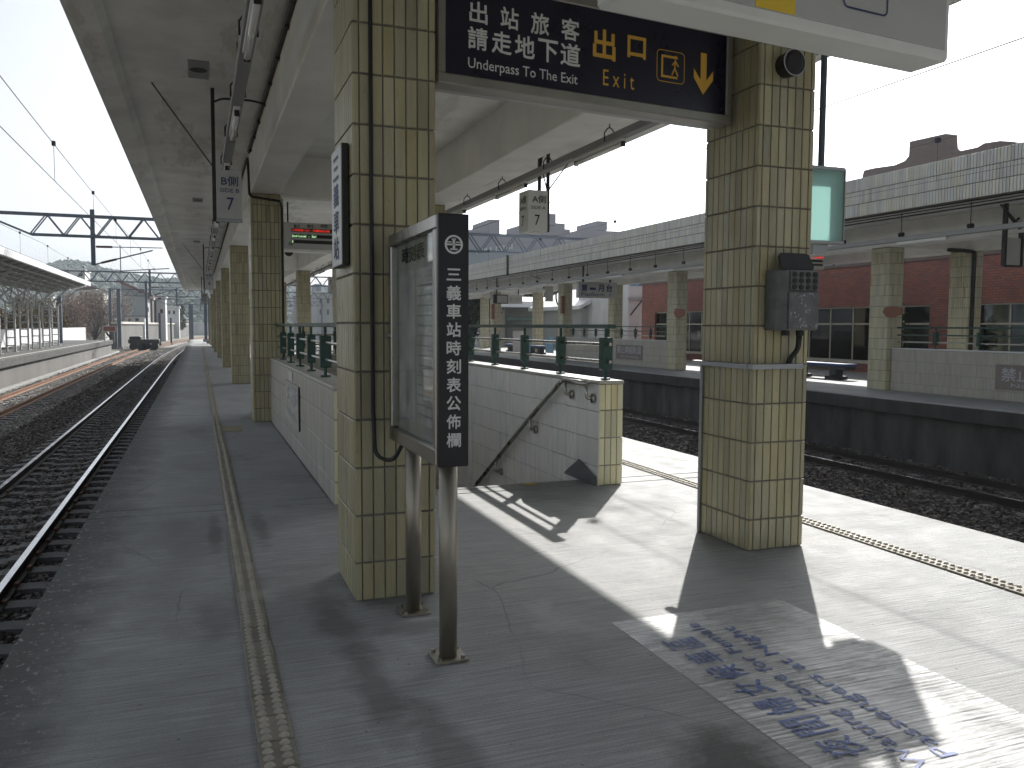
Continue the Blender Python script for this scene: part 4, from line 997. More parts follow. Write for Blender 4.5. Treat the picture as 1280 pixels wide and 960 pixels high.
# hanging signs of the facing platform
SY = 31.0; a = on_y(723, 352, SY); b = on_y(771, 373, SY)
t = thing('platform_sign', 'grey hanging sign reading Platform 1 over the facing platform', 'sign', ((a[0]+b[0])/2, SY, b[2]))
obj('panel', B(a[0], b[0], SY, SY+.22, b[2], a[2], bev=.01), 'sign_grey', t)
pp = ((a[0], SY, 0), (1, 0, 0), (0, 0, 1)); w = b[0]-a[0]; h = a[2]-b[2]
for k, ch in enumerate('第一月台'): lettering('lettering', ch, (w*(.08+.215*k), w*(.23+.215*k), b[2]+.42*h+(.13*h if ch == '一' else 0), b[2]+(.85 if ch != '一' else .63)*h), pp, 'navy_letter', t, .03)
lettering('lettering', 'Platform  1', (w*.08, w*.83, b[2]+.12*h, b[2]+.34*h), pp, 'navy_letter', t, .006)
for q in (.15, .85): obj('hanger', B(a[0]+w*q-.03, a[0]+w*q+.03, SY+.08, SY+.14, a[2], 4.02), 'black_metal', t)
SY = 41.0; a = on_y(617, 368, SY); b = on_y(653, 380, SY); m_ = on_y(635, 374, SY)
t = thing('direction_sign', 'black and white hanging direction sign beyond the stairwell railing', 'sign', ((a[0]+b[0])/2, SY, b[2]))
obj('panel', B(a[0], m_[0], SY, SY+.15, b[2], a[2]), 'sign_black', t); obj('panel', B(m_[0]+.004, b[0], SY, SY+.15, b[2], a[2]), 'sign_white', t)
obj('inset', B(a[0]+.2, m_[0]-.04, SY-.005, SY-.001, b[2]+.05, a[2]-.05), 'sign_grey', t)
lettering('lettering', '第一月台', (m_[0]+.08, b[0]-.1, b[2]+.12, a[2]-.12), ((0, SY, 0), (1, 0, 0), (0, 0, 1)), 'grey_letter', t, .02)
for x in (a[0]+.2, b[0]-.2): obj('hanger', B(x-.025, x+.025, SY+.05, SY+.10, a[2], 4.02), 'black_metal', t)
SY = 20.5; a = on_y(1013, 312, SY); b = on_y(1030, 337, SY)
t = thing('departure_display', 'small grey hanging display with one red row, beyond the teal box', 'display board', (a[0], SY, b[2]))
obj('casing', B(a[0]-.9, b[0], SY, SY+.2, b[2], a[2]), 'sign_white', t)
for k, m in enumerate(('led_red', 'black_metal', 'black_metal')): z = a[2]-.19-.115*k; obj('led_row', B(a[0]-.8, b[0]-.06, SY-.006, SY-.001, z-.06, z), m, t)
bm = tube(new(), bend((b[0], SY+.1, b[2]+.25), (b[0]+.12, SY+.1, a[2]-.1), (b[0]+.35, SY+.1, a[2]), (b[0]+.42, SY+.1, a[2]-.12), (b[0]+.45, SY+.1, 3.42)), .02, 6); obj('cable', bm, 'black_rubber', t, True)
obj('hanger', B(b[0]-.3, b[0]-.25, SY+.05, SY+.1, a[2], 4.02), 'black_metal', t)
# dark lattice hanger with a sign, near the right end of the view
SY = 12.3; a = on_y(1257, 297, SY); b = on_y(1276, 333, SY)
t = thing('hanging_sign', 'grey hanging sign in a dark lattice frame below the tiled fascia', 'sign', (a[0], SY, b[2]))
obj('panel', B(a[0]+.03, b[0]-.03, SY, SY+.04, b[2]+.02, a[2]), 'sign_grey', t)
obj('panel', B(b[0]+.05, b[0]+.35, SY, SY+.04, b[2]+.02, a[2]), 'sign_grey', t)
for x in (a[0], b[0]): obj('hanger_bar', B(x-.03, x+.03, SY-.02, SY+.06, b[2], 4.02), 'black_metal', t)
for i, (p, q) in enumerate((((a[0], a[2]+.12), (b[0], a[2]+.48)), ((b[0], a[2]+.12), (a[0], a[2]+.48)), ((a[0]-.22, 3.98), (b[0]-.02, a[2]+.15)))):
    bm = new(); beam(bm, (p[0], SY+.02-.03*i, p[1]), (q[0], SY+.02-.03*i, q[1]), .05, .02); obj('brace', bm, 'black_metal', t)
obj('frame_bar', B(a[0], b[0], SY, SY+.05, b[2]-.02, b[2]+.018), 'black_metal', t)
SY = 37.5; a = on_y(681, 336, SY)
t = thing('hanging_sign', 'narrow grey sign on a dark bracket with curled cable above the facing platform', 'sign', (a[0], SY, 2.4))
pz = on_y(682, 392, SY)
obj('panel', B(a[0]+.05, a[0]+.45, SY, SY+.06, pz[2]+.6, pz[2]+1.5), 'sign_grey', t)
for x in (a[0], a[0]+.25): obj('hanger_bar', B(x-.03, x+.03, SY+.07, SY+.12, pz[2]+1.2, 4.0), 'black_metal', t)
bm = new(); beam(bm, (a[0]-.02, SY+.05, pz[2]+1.6), (a[0]-.75, SY+.05, 4.0), .05, .02); obj('brace', bm, 'black_metal', t)
bm = tube(new(), bend((a[0]+1.1, SY, 3.3), (a[0]+.6, SY, 3.25), (a[0]+.62, SY, 2.7), (a[0]+1.0, SY, 2.2), (a[0]+.75, SY, 2.1)), .035, 6); obj('cable', bm, 'black_rubber', t, True)

# benches, posters, bins
def bench(lab, x, y0, y1, nleg):
    t = thing('bench', lab, 'bench', (x, (y0+y1)/2, 0))
    obj('seat', B(x-.22, x+.22, y0, y1, .40, .47, bev=.015), 'bench_blue', t)
    obj('apron', B(x-.19, x+.19, y0+.05, y1-.05, .30, .399), 'bench_dark', t)
    for k in range(nleg):
        y = y0+(y1-y0)*(.22+.56*k/max(1, nleg-1))
        bm = B(x-.14, x+.14, y-.14, y+.14, .10, .299, bev=.01); box(bm, x-.2, x+.2, y-.26, y+.26, 0, .0999, bev=.01); obj('leg', bm, 'bench_dark', t)
bench('dark bench with blue seat in front of the brick building', 17.55, 18.9, 21.6, 2)
bench('blue-topped dark bench seen through the stairwell railing, beside the poster stand', 17.4, 44.6, 47.0, 2)
bench('dark bench seen through the stairwell railing, beside the shed', 17.4, 41.2, 43.6, 2)
solo('poster_stand', B(15.62, 15.66, 36.0, 36.9, .25, 1.0), 'poster_blue', 'blue and white poster at the end of the facing parapet', 'poster')
t = thing('information_stand', 'white and blue poster stand on the facing platform', 'stand', (16.2, 42.0, 0)); obj('board', B(15.9, 16.5, 42.0, 42.1, .1, 1.25), 'sign_white', t); obj('poster', B(16.52, 16.9, 42.0, 42.1, .1, 1.0), 'poster_blue', t)
for x in (16.0, 16.8): obj('foot', B(x-.05, x+.05, 41.85, 42.25, 0, .099), 'bench_dark', t)
t = thing('planter', 'dark leafy potted plant in front of the station windows', 'plant', (19.6, 19.3, 0))
bm = new(); cyl(bm, (19.6, 19.3, 0), (19.6, 19.3, .5), .22, 14, .3); obj('pot', bm, 'bench_dark', t)

# ---- foliage helper: many small leaf faces spread through the crown volume
def leaves(centers, n, size, m, parent=None, name='crown', flat=.75):
    """centers: list of (x,y,z,rx,ry,rz) lobes"""
    W = np.array([c[3]*c[4]*c[5] for c in centers]); W = W/W.sum(); V = []
    idx = rng.choice(len(centers), n, p=W); C = np.array(centers)[idx]
    d = rng.normal(size=(n, 3)); d /= np.linalg.norm(d, axis=1)[:, None]; r = rng.uniform(.25, 1.08, (n, 1))**.55
    P = C[:, :3]+d*r*C[:, 3:]
    a = rng.normal(size=(n, 3)); a /= np.linalg.norm(a, axis=1)[:, None]; b = np.cross(a, rng.normal(size=(n, 3))); b /= np.linalg.norm(b, axis=1)[:, None]
    s = size*rng.uniform(.5, 1.3, (n, 1)); Q = np.stack([P-a*s, P-b*s*.5, P+a*s, P+b*s*.5], 1).reshape(-1, 3)
    F = np.arange(4*n).reshape(-1, 4)
    return quad_mesh(name, Q, F, m, parent)
def tree(lab, x, y, z, h, r, m, n, size, lobes=7, bare=.3, group=None, name='tree'):
    t = thing(name, lab, 'tree' if name == 'tree' else 'shrub', (x, y, z), group)
    bm = new(); th = h*bare
    cyl(bm, (x, y, z), (x+.05*h, y, z+th+.1*h), .05*r+.05, 7, .03*r+.03)
    cs = []
    for k in range(lobes):
        an = k*2.4; rr = r*random.uniform(.25, .62); cz = z+th+(h-th)*random.uniform(.2, .8)
        c = (x+rr*math.cos(an), y+rr*math.sin(an), cz); cs.append((*c, r*random.uniform(.35, .55), r*random.uniform(.35, .55), (h-th)*random.uniform(.2, .32)))
        cyl(bm, (x+.03*h, y, z+th*.9), c, .03*r+.02, 5, .008)
        for q in range(3):
            e = Vector(c)+Vector((random.uniform(-1, 1), random.uniform(-1, 1), random.uniform(-.3, 1)))*r*.4; cyl(bm, c, e, .012*r+.01, 4, .004)
    obj('trunk', bm, 'bark', t); leaves(cs, n, size, m, t)
    return t
t_pl = [o for o in COL.objects if o.name.startswith('planter')][0]
leaves([(19.6, 19.3, 1.1, .45, .45, .6), (19.7, 19.5, 1.9, .35, .35, .45), (19.45, 19.1, 1.5, .3, .3, .4)], 900, .07, 'leaf_dark', t_pl, 'foliage')

# ---- brick station building behind the facing platform
BX = 21.2
st_ = thing('station_building', 'red brick station building with aluminium windows behind the facing platform', 'building', (24, 24, 0))
wins = [(19.6, 26.2), (10.0, 17.9), (28.2, 36.2)]      # y spans of window bands
obj('wall', B(BX, BX+.3, 2, 37.5, 2.25, 3.62), 'brickwork', st_); obj('wall', B(BX, BX+.3, 2, 37.5, -.02, .36), 'brickwork', st_)
prev = 2.0
for a, b in sorted(wins)+[(37.5, 37.5)]:
    if a-prev > .05: obj('wall', B(BX, BX+.3, prev, a, .3602, 2.2498), 'brickwork', st_)
    prev = b
obj('soldier_course', B(BX-.012, BX+.05, 2, 37.5, 2.23, 2.42), 'brickwork', st_)
obj('roof', B(BX-.05, BX+9, 2, 37.6, 3.621, 3.75), 'roof_brown', st_)
obj('end_wall', B(BX+.3, BX+9, 37.2, 37.5, 0, 3.62), 'brickwork', st_); obj('back_wall', B(BX+4.5, BX+4.7, 2, 37.2, 0, 3.62), 'wall_cream', st_); obj('floor', B(BX+.3, BX+4.5, 2, 37.2, -.02, .02), 'edge_concrete', st_)
for a, b in wins:
    n = max(2, round((b-a)/1.05)); 
    for k in range(n):
        y0 = a+(b-a)*k/n; y1 = a+(b-a)*(k+1)/n
        w = obj('window', B(BX+.10, BX+.16, y0+.002, y0+.05, .37, 2.24), 'window_frame', st_)
        for z0, z1 in ((.362, .41), (1.62, 1.68), (2.19, 2.248)): obj('window_frame', B(BX+.10, BX+.16, y0+.0505, y1, z0, z1), 'window_frame', w)
        for z0, z1 in ((.41, 1.62), (1.68, 2.19)): obj('pane', B(BX+.125, BX+.131, y0+.05, y1, z0, z1), 'pane_glass', w)
    obj('sill', B(BX-.05, BX+.16, a, b, .30, .3615), 'wall_cream', st_)
for y in (21, 23.2, 25.5, 13, 15.5):
    obj('desk', B(BX+1.6, BX+2.4, y, y+1.3, .02, .80), 'wall_cream', st_); obj('cabinet', B(BX+3.2, BX+4.4, y+.3, y+1.1, .02, 1.7), 'sign_grey', st_)
# big brown roof of the hall further back
hall = thing('hall_roof', 'brown roof parapet with a raised flared block above the tiled fascia', 'building', (40, 30, 0))
HX = 36.0; out = [(1078, 220), (1080, 213), (1093, 210), (1118, 206.5), (1131, 201), (1136, 195), (1137, 177), (1182, 167), (1183, 184), (1190, 191), (1222, 184), (1230, 179), (1250, 176), (1266, 177), (1276, 181)]
poly = [(on_x(x, y, HX)[1], on_x(x, y, HX)[2]) for x, y in out]; poly = poly+[(poly[-1][0]-14, poly[-1][1]-.1), (poly[-1][0]-14, 0), (poly[0][0], 0)]
bm = new(); prism(bm, poly, 'x', HX, HX+.8); obj('parapet', bm, 'roof_brown', hall)
obj('hall_body', B(HX+.81, HX+14, poly[-3][0], poly[0][0]-1, 0, min(p[1] for p in poly[:14])-1.0), 'wall_cream', hall)
# sheds and walls beyond the brick building
def px_box(X0, X1, pa, pb, Y):
    a = on_y(*pa, Y); b = on_y(*pb, Y); return a[0], b[0], b[2], a[2]
t = thing('shed', 'grey shed with curved metal awning behind the facing platform', 'shed', (34, 62, 0))
Y = 60; a = on_y(640, 378, Y); b = on_y(728, 440, Y)
obj('wall', B(a[0], b[0]+4, Y+2, Y+9, -.02, a[2]-.1), 'wall_grey', t)
obj('pillar', B(on_y(622, 400, Y)[0], on_y(631, 400, Y)[0], Y, Y+.5, -.02, a[2]-.3), 'wall_cream', t)
bm = new(); za = on_y(640, 372, Y)[2]; pts = [(Y-1.4, za-.75), (Y-1.1, za-.3), (Y-.4, za), (Y+1.5, za+.12), (Y+9, za+.2), (Y+9, za+.1), (Y+1.5, za), (Y-.3, za-.12), (Y-.95, za-.4), (Y-1.25, za-.8)]
prism(bm, pts, 'x', on_y(622, 380, Y)[0]-.3, b[0]+4); obj('awning', bm, 'roof_white', t)
obj('shutter', B(on_y(645, 400, Y)[0], on_y(690, 400, Y)[0], Y+1.96, Y+2.0, 0, on_y(650, 396, Y)[2]), 'wall_grey', t)
obj('inner_awning', B(on_y(643, 400, Y)[0], on_y(700, 400, Y)[0], Y+1.2, Y+1.98, on_y(650, 400, Y)[2], on_y(650, 397, Y)[2]), 'teal_plastic', t)
t = thing('warehouse', 'dark grey warehouse with pale roof edge behind the hanging platform sign', 'building', (36, 55, 0))
Y = 50; a = on_y(727, 385, Y); b = on_y(770, 440, Y)
obj('wall', B(a[0], b[0], Y, Y+8, -.02, a[2]), 'wall_grey', t)
bm = new(); prism(bm, [(a[0]-.4, a[2]-.1), (b[0]+.3, a[2]+1.5), (b[0]+.3, a[2]+1.75), (a[0]-.4, a[2]+.15)], 'y', Y-.5, Y+8.5); obj('roof', bm, 'roof_white', t)
obj('pipe', B(on_y(748, 400, Y-.4)[0], on_y(753, 400, Y-.4)[0], Y-.45, Y-.2, -.02, a[2]+2), 'black_metal', t)
t = thing('white_house', 'white rendered house wall beside the brick building', 'building', (34, 47, 0))
Y = 44.5; a = on_y(786, 352, Y); b = on_y(806, 440, Y)
obj('wall', B(a[0], b[0]+6, Y, Y+7, -.02, a[2]), 'wall_white', t); obj('blue_board', B(a[0]+.1, b[0]-.3, Y-.05, Y-.002, a[2]-.25, a[2]-.02), 'poster_blue', t)
obj('ledge', B(a[0]-.1, b[0], Y-.25, Y-.06, on_y(790, 375, Y)[2], on_y(790, 372, Y)[2]), 'wall_grey', t)
bm = new(); q0 = on_y(788, 394, Y-.1); q1 = on_y(803, 375, Y-.1); beam(bm, q0, q1, .06); obj('brace', bm, 'black_metal', t)
tree('dark green broadleaf tree behind the last facing-platform column', *on_y(590, 430, 60)[:2], 0, 5.6, 2.6, 'leaf_dark', 5000, .16, 9, .15)
tree('dark green tree beyond the shed roof', *on_y(660, 430, 78)[:2], 0, 7.5, 3.2, 'leaf_dark', 5000, .2, 9, .2)
t = thing('billboard', 'blue and white shop board with the number 12 beyond the shed', 'sign', (30, 70, 4)); Y = 70
a = on_y(652, 357, Y); b = on_y(678, 362, Y); obj('panel', B(a[0], b[0], Y, Y+.2, b[2], a[2]+.2), 'poster_blue', t); a2 = on_y(668, 360, Y)
lettering('lettering', '12', (on_y(668, 360, Y)[0], on_y(673, 360, Y)[0], b[2]+.05, a[2]+.15), ((0, Y, 0), (1, 0, 0), (0, 0, 1)), 'black_letter', t, .02)
obj('white_panel', B(on_y(667, 365, Y)[0], on_y(680, 365, Y)[0], Y, Y+.2, on_y(670, 376, Y)[2], b[2]-.05), 'sign_white', t)
for x in (a[0]+.2, b[0]-.2): obj('post', B(x-.08, x+.08, Y+.21, Y+.35, -1.5, a[2]), 'galv', t)

# ---- apartment blocks on the skyline
def block(lab, Y, rects, m, win=None, depth=14):
    t = thing('apartment_block', lab, 'building', (on_y(rects[0][0], 300, Y)[0], Y, -1.5))
    for i, (x0, y0, x1, y1) in enumerate(rects):
        a = on_y(x0, y0, Y); b = on_y(x1, y1, Y); obj('wall' if i == 0 else 'roof_tower', B(a[0], b[0], Y+.3*i, Y+depth-.3*i, -1.5 if i == 0 else b[2], a[2]), m, t)
    for (x0, y0, x1, y1) in (win or []):
        a = on_y(x0, y0, Y); b = on_y(x1, y1, Y); f = obj('window', B(a[0], b[0], Y-.12, Y-.01, b[2], a[2]), 'sign_white', t); obj('pane', B(a[0]+.15, b[0]-.15, Y-.16, Y-.125, b[2]+.15, a[2]-.15), 'window_dark', f)
    return t
block('hazy grey-mauve apartment block with square roof towers beyond the catenary beam', 200, [(560, 293, 700, 400), (611.5, 274, 625, 294), (588, 287, 600, 294), (655, 280, 697, 294), (685, 266, 697, 281), (696.5, 278, 709, 294), (700, 285, 716, 296)], 'apartment')
block('hazy apartment block with one tall roof tower just above the tiled fascia', 210, [(726, 287, 790, 400), (747, 276, 759.5, 288)], 'apartment')
block('long blue-grey apartment block with a row of small pale windows', 170, [(560, 306, 660, 400)], 'apartment_tile', [(x, 311-(x-598)*.14, x+1.6, 317-(x-598)*.14) for x in (595, 602, 604.5, 607, 612.5, 619.5, 623.5, 626, 629, 632.5, 636, 639)])

# ================================================================== CATENARY: portals, wires
def gantry(lab, Y, x0, x1, drops, z0=5.25, z1=6.10):
    t = thing('catenary_gantry', lab, 'gantry', (drops[0], Y, -1.3))
    s = shift(Y); x0 += s; x1 += s
    for dy in (-.22, .22):
        bm = new(); beam(bm, (x0, Y+dy, z1), (x1, Y+dy, z1), .08, .09); obj('top_chord', bm, 'gantry_steel', t)
        bm = new(); beam(bm, (x0+1.9, Y+dy, z0), (x1, Y+dy, z0), .08, .08); beam(bm, (x0+.2, Y+dy, z1-.12), (x0+1.9, Y+dy, z0), .07, .07); obj('bottom_chord', bm, 'gantry_steel', t)
        bm = new(); x = x0+1.9; k = 0
        while x < x1-.7:
            beam(bm, (x, Y+dy, z0), (x+.62, Y+dy, z1), .035, .05); beam(bm, (x+.62, Y+dy, z1), (x+1.24, Y+dy, z0), .045, .06); x += 1.24
        obj('web_bracing', bm, 'gantry_steel', t)
    for x in (x0+.1, x1-.1): obj('mast', B(x-.16, x+.16, Y-.16, Y+.16, -1.5, z1+.1), 'gantry_steel', t)
    for x in drops:
        x += s
        obj('drop_post', B(x-.085, x+.085, Y-.085, Y+.085, 4.03, z1+.30), 'gantry_steel', t)
        for sg in ((1,) if x > -6 else (1,)):
            a = obj('cantilever', tube(new(), [(x+.1, Y, 4.83), (x+sg*2.75, Y, 4.87)], .022, 6), 'gantry_steel', t)
            obj('arm', tube(new(), [(x+.08, Y, 4.08), (x+sg*2.35, Y, 4.75)], .032, 6), 'gantry_steel', a)
            obj('arm', tube(new(), [(x+sg*1.05, Y, 4.93), (x+sg*1.05, Y, 3.80)], .020, 6), 'gantry_steel', a)
            obj('steady_arm', tube(new(), [(x+sg*1.05, Y, 3.82), (x+sg*3.0, Y, 3.98)], .022, 6), 'gantry_steel', a)
            obj('insulator', cyl(new(), (x+.12, Y, 4.83), (x+.75, Y, 4.84), .05, 8), 'porcelain', a)
            obj('insulator', cyl(new(), (x+.3, Y, 4.145), (x+.9, Y, 4.32), .05, 8), 'porcelain', a)
    return t
gantry('blue-grey steel catenary portal with a drop post between the tracks, seen beyond the canopy edge', 40, -8.4, 24, [-4.17, 9.6])
gantry('second catenary portal along the line, in front of the hill', 81, -17, 20, [-4.17])
gantry('third catenary portal along the line, before the grey-green hall', 120, -12.3, 18, [-4.17])
gantry('fourth catenary portal far along the line', 165, -12, 18, [-4.17])
def catenary(lab, xc, zc=4.10, zm=4.92, y1=165, rw=.0065):
    t = thing('catenary_wires', lab, 'overhead wires', (xc, 40, zc))
    obj('contact_wire', tube(new(), [(xc+shift(y), y, zc) for y in (-6, 40, 81, 120, y1)], rw, 5), 'wire', t)
    pts = []
    for a, b in ((-1, 40), (40, 81), (81, 120), (120, y1)):
        for k in range(8): f = k/8; y = a+(b-a)*f; pts.append((xc+shift(y), y, zm-.45*4*f*(1-f)*.35))
    obj('messenger_wire', tube(new(), pts+[(xc+shift(y1), y1, zm)], rw, 5), 'wire', t)
    for y in np.arange(5.2, 80, 6.05):
        f = ((y+1) % 41)/41; zz = zm-.45*4*f*(1-f)*.35
        d = obj('dropper', tube(new(), [(xc+shift(y), y, zc), (xc+shift(y), y, zz)], .0045, 4), 'wire', t)
        obj('clamp', B(xc+shift(y)-.03, xc+shift(y)+.03, y-.04, y+.04, zz-.03, zz+.05), 'wire', d)
    return t
catenary('overhead contact wires above the shaded track left of the canopy', -2.40)
catenary('overhead contact wires above the rusty track', -6.12)
catenary('overhead contact wires above the track below the sunlit platform edge', 6.95)
catenary('overhead contact wires above the track along the facing platform', 12.2, rw=.0035)

# ================================================================== FAR-LEFT PLATFORM
LC = [51.0+3.7*i for i in range(-5, 5)]
PX0, PXV, PX1 = -7.2, -9.5, -12.2
t = thing('canopy', 'white steel platform canopy with sunlit roof edge across the rusty track', 'canopy', (-9.5, 48, 4))
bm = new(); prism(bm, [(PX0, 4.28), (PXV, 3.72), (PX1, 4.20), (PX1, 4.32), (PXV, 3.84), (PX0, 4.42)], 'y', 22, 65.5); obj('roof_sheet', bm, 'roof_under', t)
obj('eave_gutter', B(PX0, PX0+.14, 21.9, 65.6, 4.16, 4.46, bev=.02), 'roof_white', t); obj('eave_gutter', B(PX1-.14, PX1, 21.9, 65.6, 4.10, 4.40, bev=.02), 'roof_white', t)
for y in np.arange(23, 65, 1.85):
    bm = new(); beam(bm, (PX0-.02, y, 4.20), (PXV, y, 3.62), .06, .12); beam(bm, (PXV, y, 3.62), (PX1+.02, y, 4.12), .06, .12); obj('rafter', bm, 'truss_white', t)
for k in range(1, 5):
    x = PX0+(PXV-PX0)*k/5; z = 4.23-.56*k/5; obj('purlin', B(x-.03, x+.03, 22.2, 65.3, z-.09, z-.03), 'truss_white', t)
grp = 'lattice posts of the far platform canopy'
ordn = ['last', 'second', 'third', 'fourth', 'fifth', 'sixth', 'seventh', 'eighth', 'ninth', 'tenth']
for k, y in enumerate(LC[::-1]):
    p = thing('lattice_post', 'white lattice post of the far platform canopy, %s from the red board' % ('first' if k == 0 else ordn[k]), 'post', (-9.4, y, 0), grp)
    for dx in (-.2, .2): obj('leg', B(-9.4+dx-.045, -9.4+dx+.045, y-.05, y+.05, 0, 2.75), 'truss_white', p)
    for z in np.arange(.35, 2.7, .42): obj('rung', B(-9.555, -9.245, y-.03, y+.03, z-.03, z+.03), 'truss_white', p)
    obj('foot', B(-9.72, -9.08, y-.14, y+.14, 0, .03), 'truss_white', p)
    for q in ((-7.9, 4.0), (-11.2, 3.92)):
        bm = new(); beam(bm, (-9.4, y, 2.55), (q[0], y, q[1]), .07, .09); obj('arm', bm, 'truss_white', p)
    for dy in (-1.5, 1.5):
        bm = new(); beam(bm, (-9.4, y, 2.62), (-9.5, y+dy, 3.62), .06, .07); obj('arm', bm, 'truss_white', p)
solo('back_wall', B(-12.0, -11.8, 22, 104, -1.5, 1.15), 'wall_white', 'low weathered white wall along the back of the far platform', 'wall')
solo('safety_line', B(-8.2, -8.08, 20.5, 87.5, .001, .004), 'wall_cream', 'pale painted line along the edge of the far platform', 'floor marking')
t = thing('warning_board', 'small red board on two posts at the end of the far platform', 'sign', (-8.6, 76.5, 0))
a = on_y(129, 408, 76.5); b = on_y(144, 414, 76.5)
obj('panel', B(a[0], b[0], 76.5, 76.55, b[2], a[2]), 'roof_red', t); obj('border', B(a[0]-.05, b[0]+.05, 76.552, 76.58, b[2]-.05, a[2]+.05), 'sign_white', t)
for x in (a[0]+.08, b[0]-.08): obj('post', B(x-.03, x+.03, 76.59, 76.65, 0, a[2]), 'galv', t)
t = thing('hopper_wagon', 'black flat wagon standing beyond the end of the far platform', 'wagon', (-7.5, 100, -1.1))
q = on_z(178, 431, -1.25); wy = 98; wx0 = on_y(160, 425, wy)[0]; wx1 = on_y(199, 425, wy)[0]
obj('deck', B(wx0, wx1, wy, wy+2.4, -.55, -.1, bev=.05), 'black_metal', t); obj('load', B(wx0+.1, wx0+(wx1-wx0)*.40, wy+.2, wy+2.2, -.0995, .22, bev=.08), 'black_rubber', t)
for x in (wx0+.5, wx0+1.3, wx1-1.3, wx1-.5):
    bm = new(); cyl(bm, (x, wy-.02, -.85), (x, wy+2.42, -.85), .40, 14); obj('wheel', bm, 'black_rubber', t)

# ---- retaining wall, houses, hall on the left
t = thing('retaining_wall', 'long grey concrete retaining wall beside the curving line', 'wall', (-10, 150, -1.5))
A = on_y(146, 405, 112); Bp = on_y(236, 411, 250)
bm = new(); n = 24; vs = []
for k in range(n+1):
    f = k/n; x = A[0]+(Bp[0]-A[0])*f; y = A[1]+(Bp[1]-A[1])*f; vs.append((x, y))
poly = vs+[(x-.6, y+.3) for x, y in vs[::-1]]
prism(bm, poly, 'z', -1.5, A[2]); obj('wall', bm, 'wall_old', t)
bm = new(); prism(bm, [(x+.15, y-.1) for x, y in vs]+[(x-.7, y+.3) for x, y in vs[::-1]], 'z', A[2]+.001, A[2]+.3); obj('coping', bm, 'wall_cream', t)
def house(lab, Y, x0, y0, x1, y1, wall, roof, kind='flat', wins=(), depth=9, base=-1.5):
    a = on_y(x0, y0, Y); b = on_y(x1, y1, Y); t = thing('house', lab, 'house', ((a[0]+b[0])/2, Y+depth/2, base))
    obj('wall', B(a[0], b[0], Y, Y+depth, base, a[2]), wall, t)
    if kind == 'gable':
        bm = new(); m_ = (a[0]+b[0])/2; hh = (b[0]-a[0])*.22; prism(bm, [(a[0]-.5, a[2]-.1), (m_, a[2]+hh), (b[0]+.5, a[2]-.1), (m_, a[2]+hh-.35)], 'y', Y-.6, Y+depth+.6); obj('roof', bm, roof, t)
    elif kind == 'shed':
        bm = new(); prism(bm, [(a[0]-.6, a[2]+2.2), (b[0]+.8, a[2]-.2), (b[0]+.8, a[2]+.15), (a[0]-.6, a[2]+2.55)], 'y', Y-.8, Y+depth+.6); obj('roof', bm, roof, t)
        bm = new(); prism(bm, [(a[0], a[2]+.001), (a[0], a[2]+2.0), (b[0], a[2]+.01)], 'y', Y+.1, Y+depth-.1); obj('upper_wall', bm, wall, t)
    else: obj('roof', B(a[0]-.2, b[0]+.2, Y-.3, Y+depth+.2, a[2]+.001, a[2]+.25), roof, t)
    for (u0, v0, u1, v1) in wins:
        c = on_y(u0, v0, Y); d = on_y(u1, v1, Y); w = obj('window', B(c[0], d[0], Y-.10, Y-.005, d[2], c[2]), 'window_frame', t)
        obj('pane', B(c[0]+.08*(d[0]-c[0]), d[0]-.08*(d[0]-c[0]), Y-.14, Y-.102, d[2]+.1, c[2]-.1), 'window_dark', w)
    return t
house('grey-green corrugated hall with red sloping roof behind the retaining wall', 150, 152, 369, 185, 402, 'wall_grey', 'roof_red', 'shed', [(173, 361, 181, 367), (183, 384, 186, 390)])
house('white three-storey house with balcony beside the corrugated hall', 165, 190, 371, 207, 402, 'wall_white', 'roof_white', 'flat', [(197, 371.5, 202, 375), (191, 385, 196, 395), (200, 386, 204, 392)])
house('dark-fronted narrow house between hall and white house', 158, 185.5, 374, 191, 402, 'roof_brown', 'roof_white')
house('small white houses row with blue-grey roofs on top of the retaining wall', 140, 156, 396, 181, 404, 'wall_white', 'apartment_tile', 'flat', [(160, 398, 163.5, 402), (169, 397.5, 174, 402)])
house('long house with brown tiled roof and tall pale windows behind the bare trees', 175, 98, 362, 130, 405, 'wall_cream', 'roof_red', 'gable', [(100, 365, 103, 377), (106, 365, 109, 377), (112, 366, 115, 378), (118, 366, 121, 378), (124, 367, 127, 379)])
house('white rooftop room above the far platform canopy', 195, 88, 338, 108, 405, 'wall_white', 'roof_white', 'flat', [(98, 341, 104, 346)])
house('pale low house beyond the white house', 200, 207, 384, 224, 402, 'wall_white', 'roof_white', 'flat', [(210, 388, 213, 393), (216, 388, 219, 393)])
house('large grey warehouse behind the far platform canopy', 150, 14, 372, 66, 405, 'wall_cream', 'roof_white', 'flat', [(20, 376, 30, 382)])
house('dark grey house seen between the stairwell columns', 190, 372, 370, 396, 410, 'apartment', 'roof_brown', 'flat', [(375, 376, 380, 382), (385, 376, 390, 382), (375, 388, 380, 394)])
house('pale tall house with balconies seen between the stairwell columns', 175, 396, 366, 430, 412, 'wall_grey', 'roof_white', 'flat', [(399, 372, 403, 380), (408, 372, 412, 380), (399, 386, 403, 394), (408, 386, 412, 394)])
house('grey flats seen past the departure display', 230, 395, 356, 402, 410, 'apartment_tile', 'roof_white')
house('hazy white house past the end of the platform', 260, 240, 404, 262, 420, 'wall_white', 'roof_white')
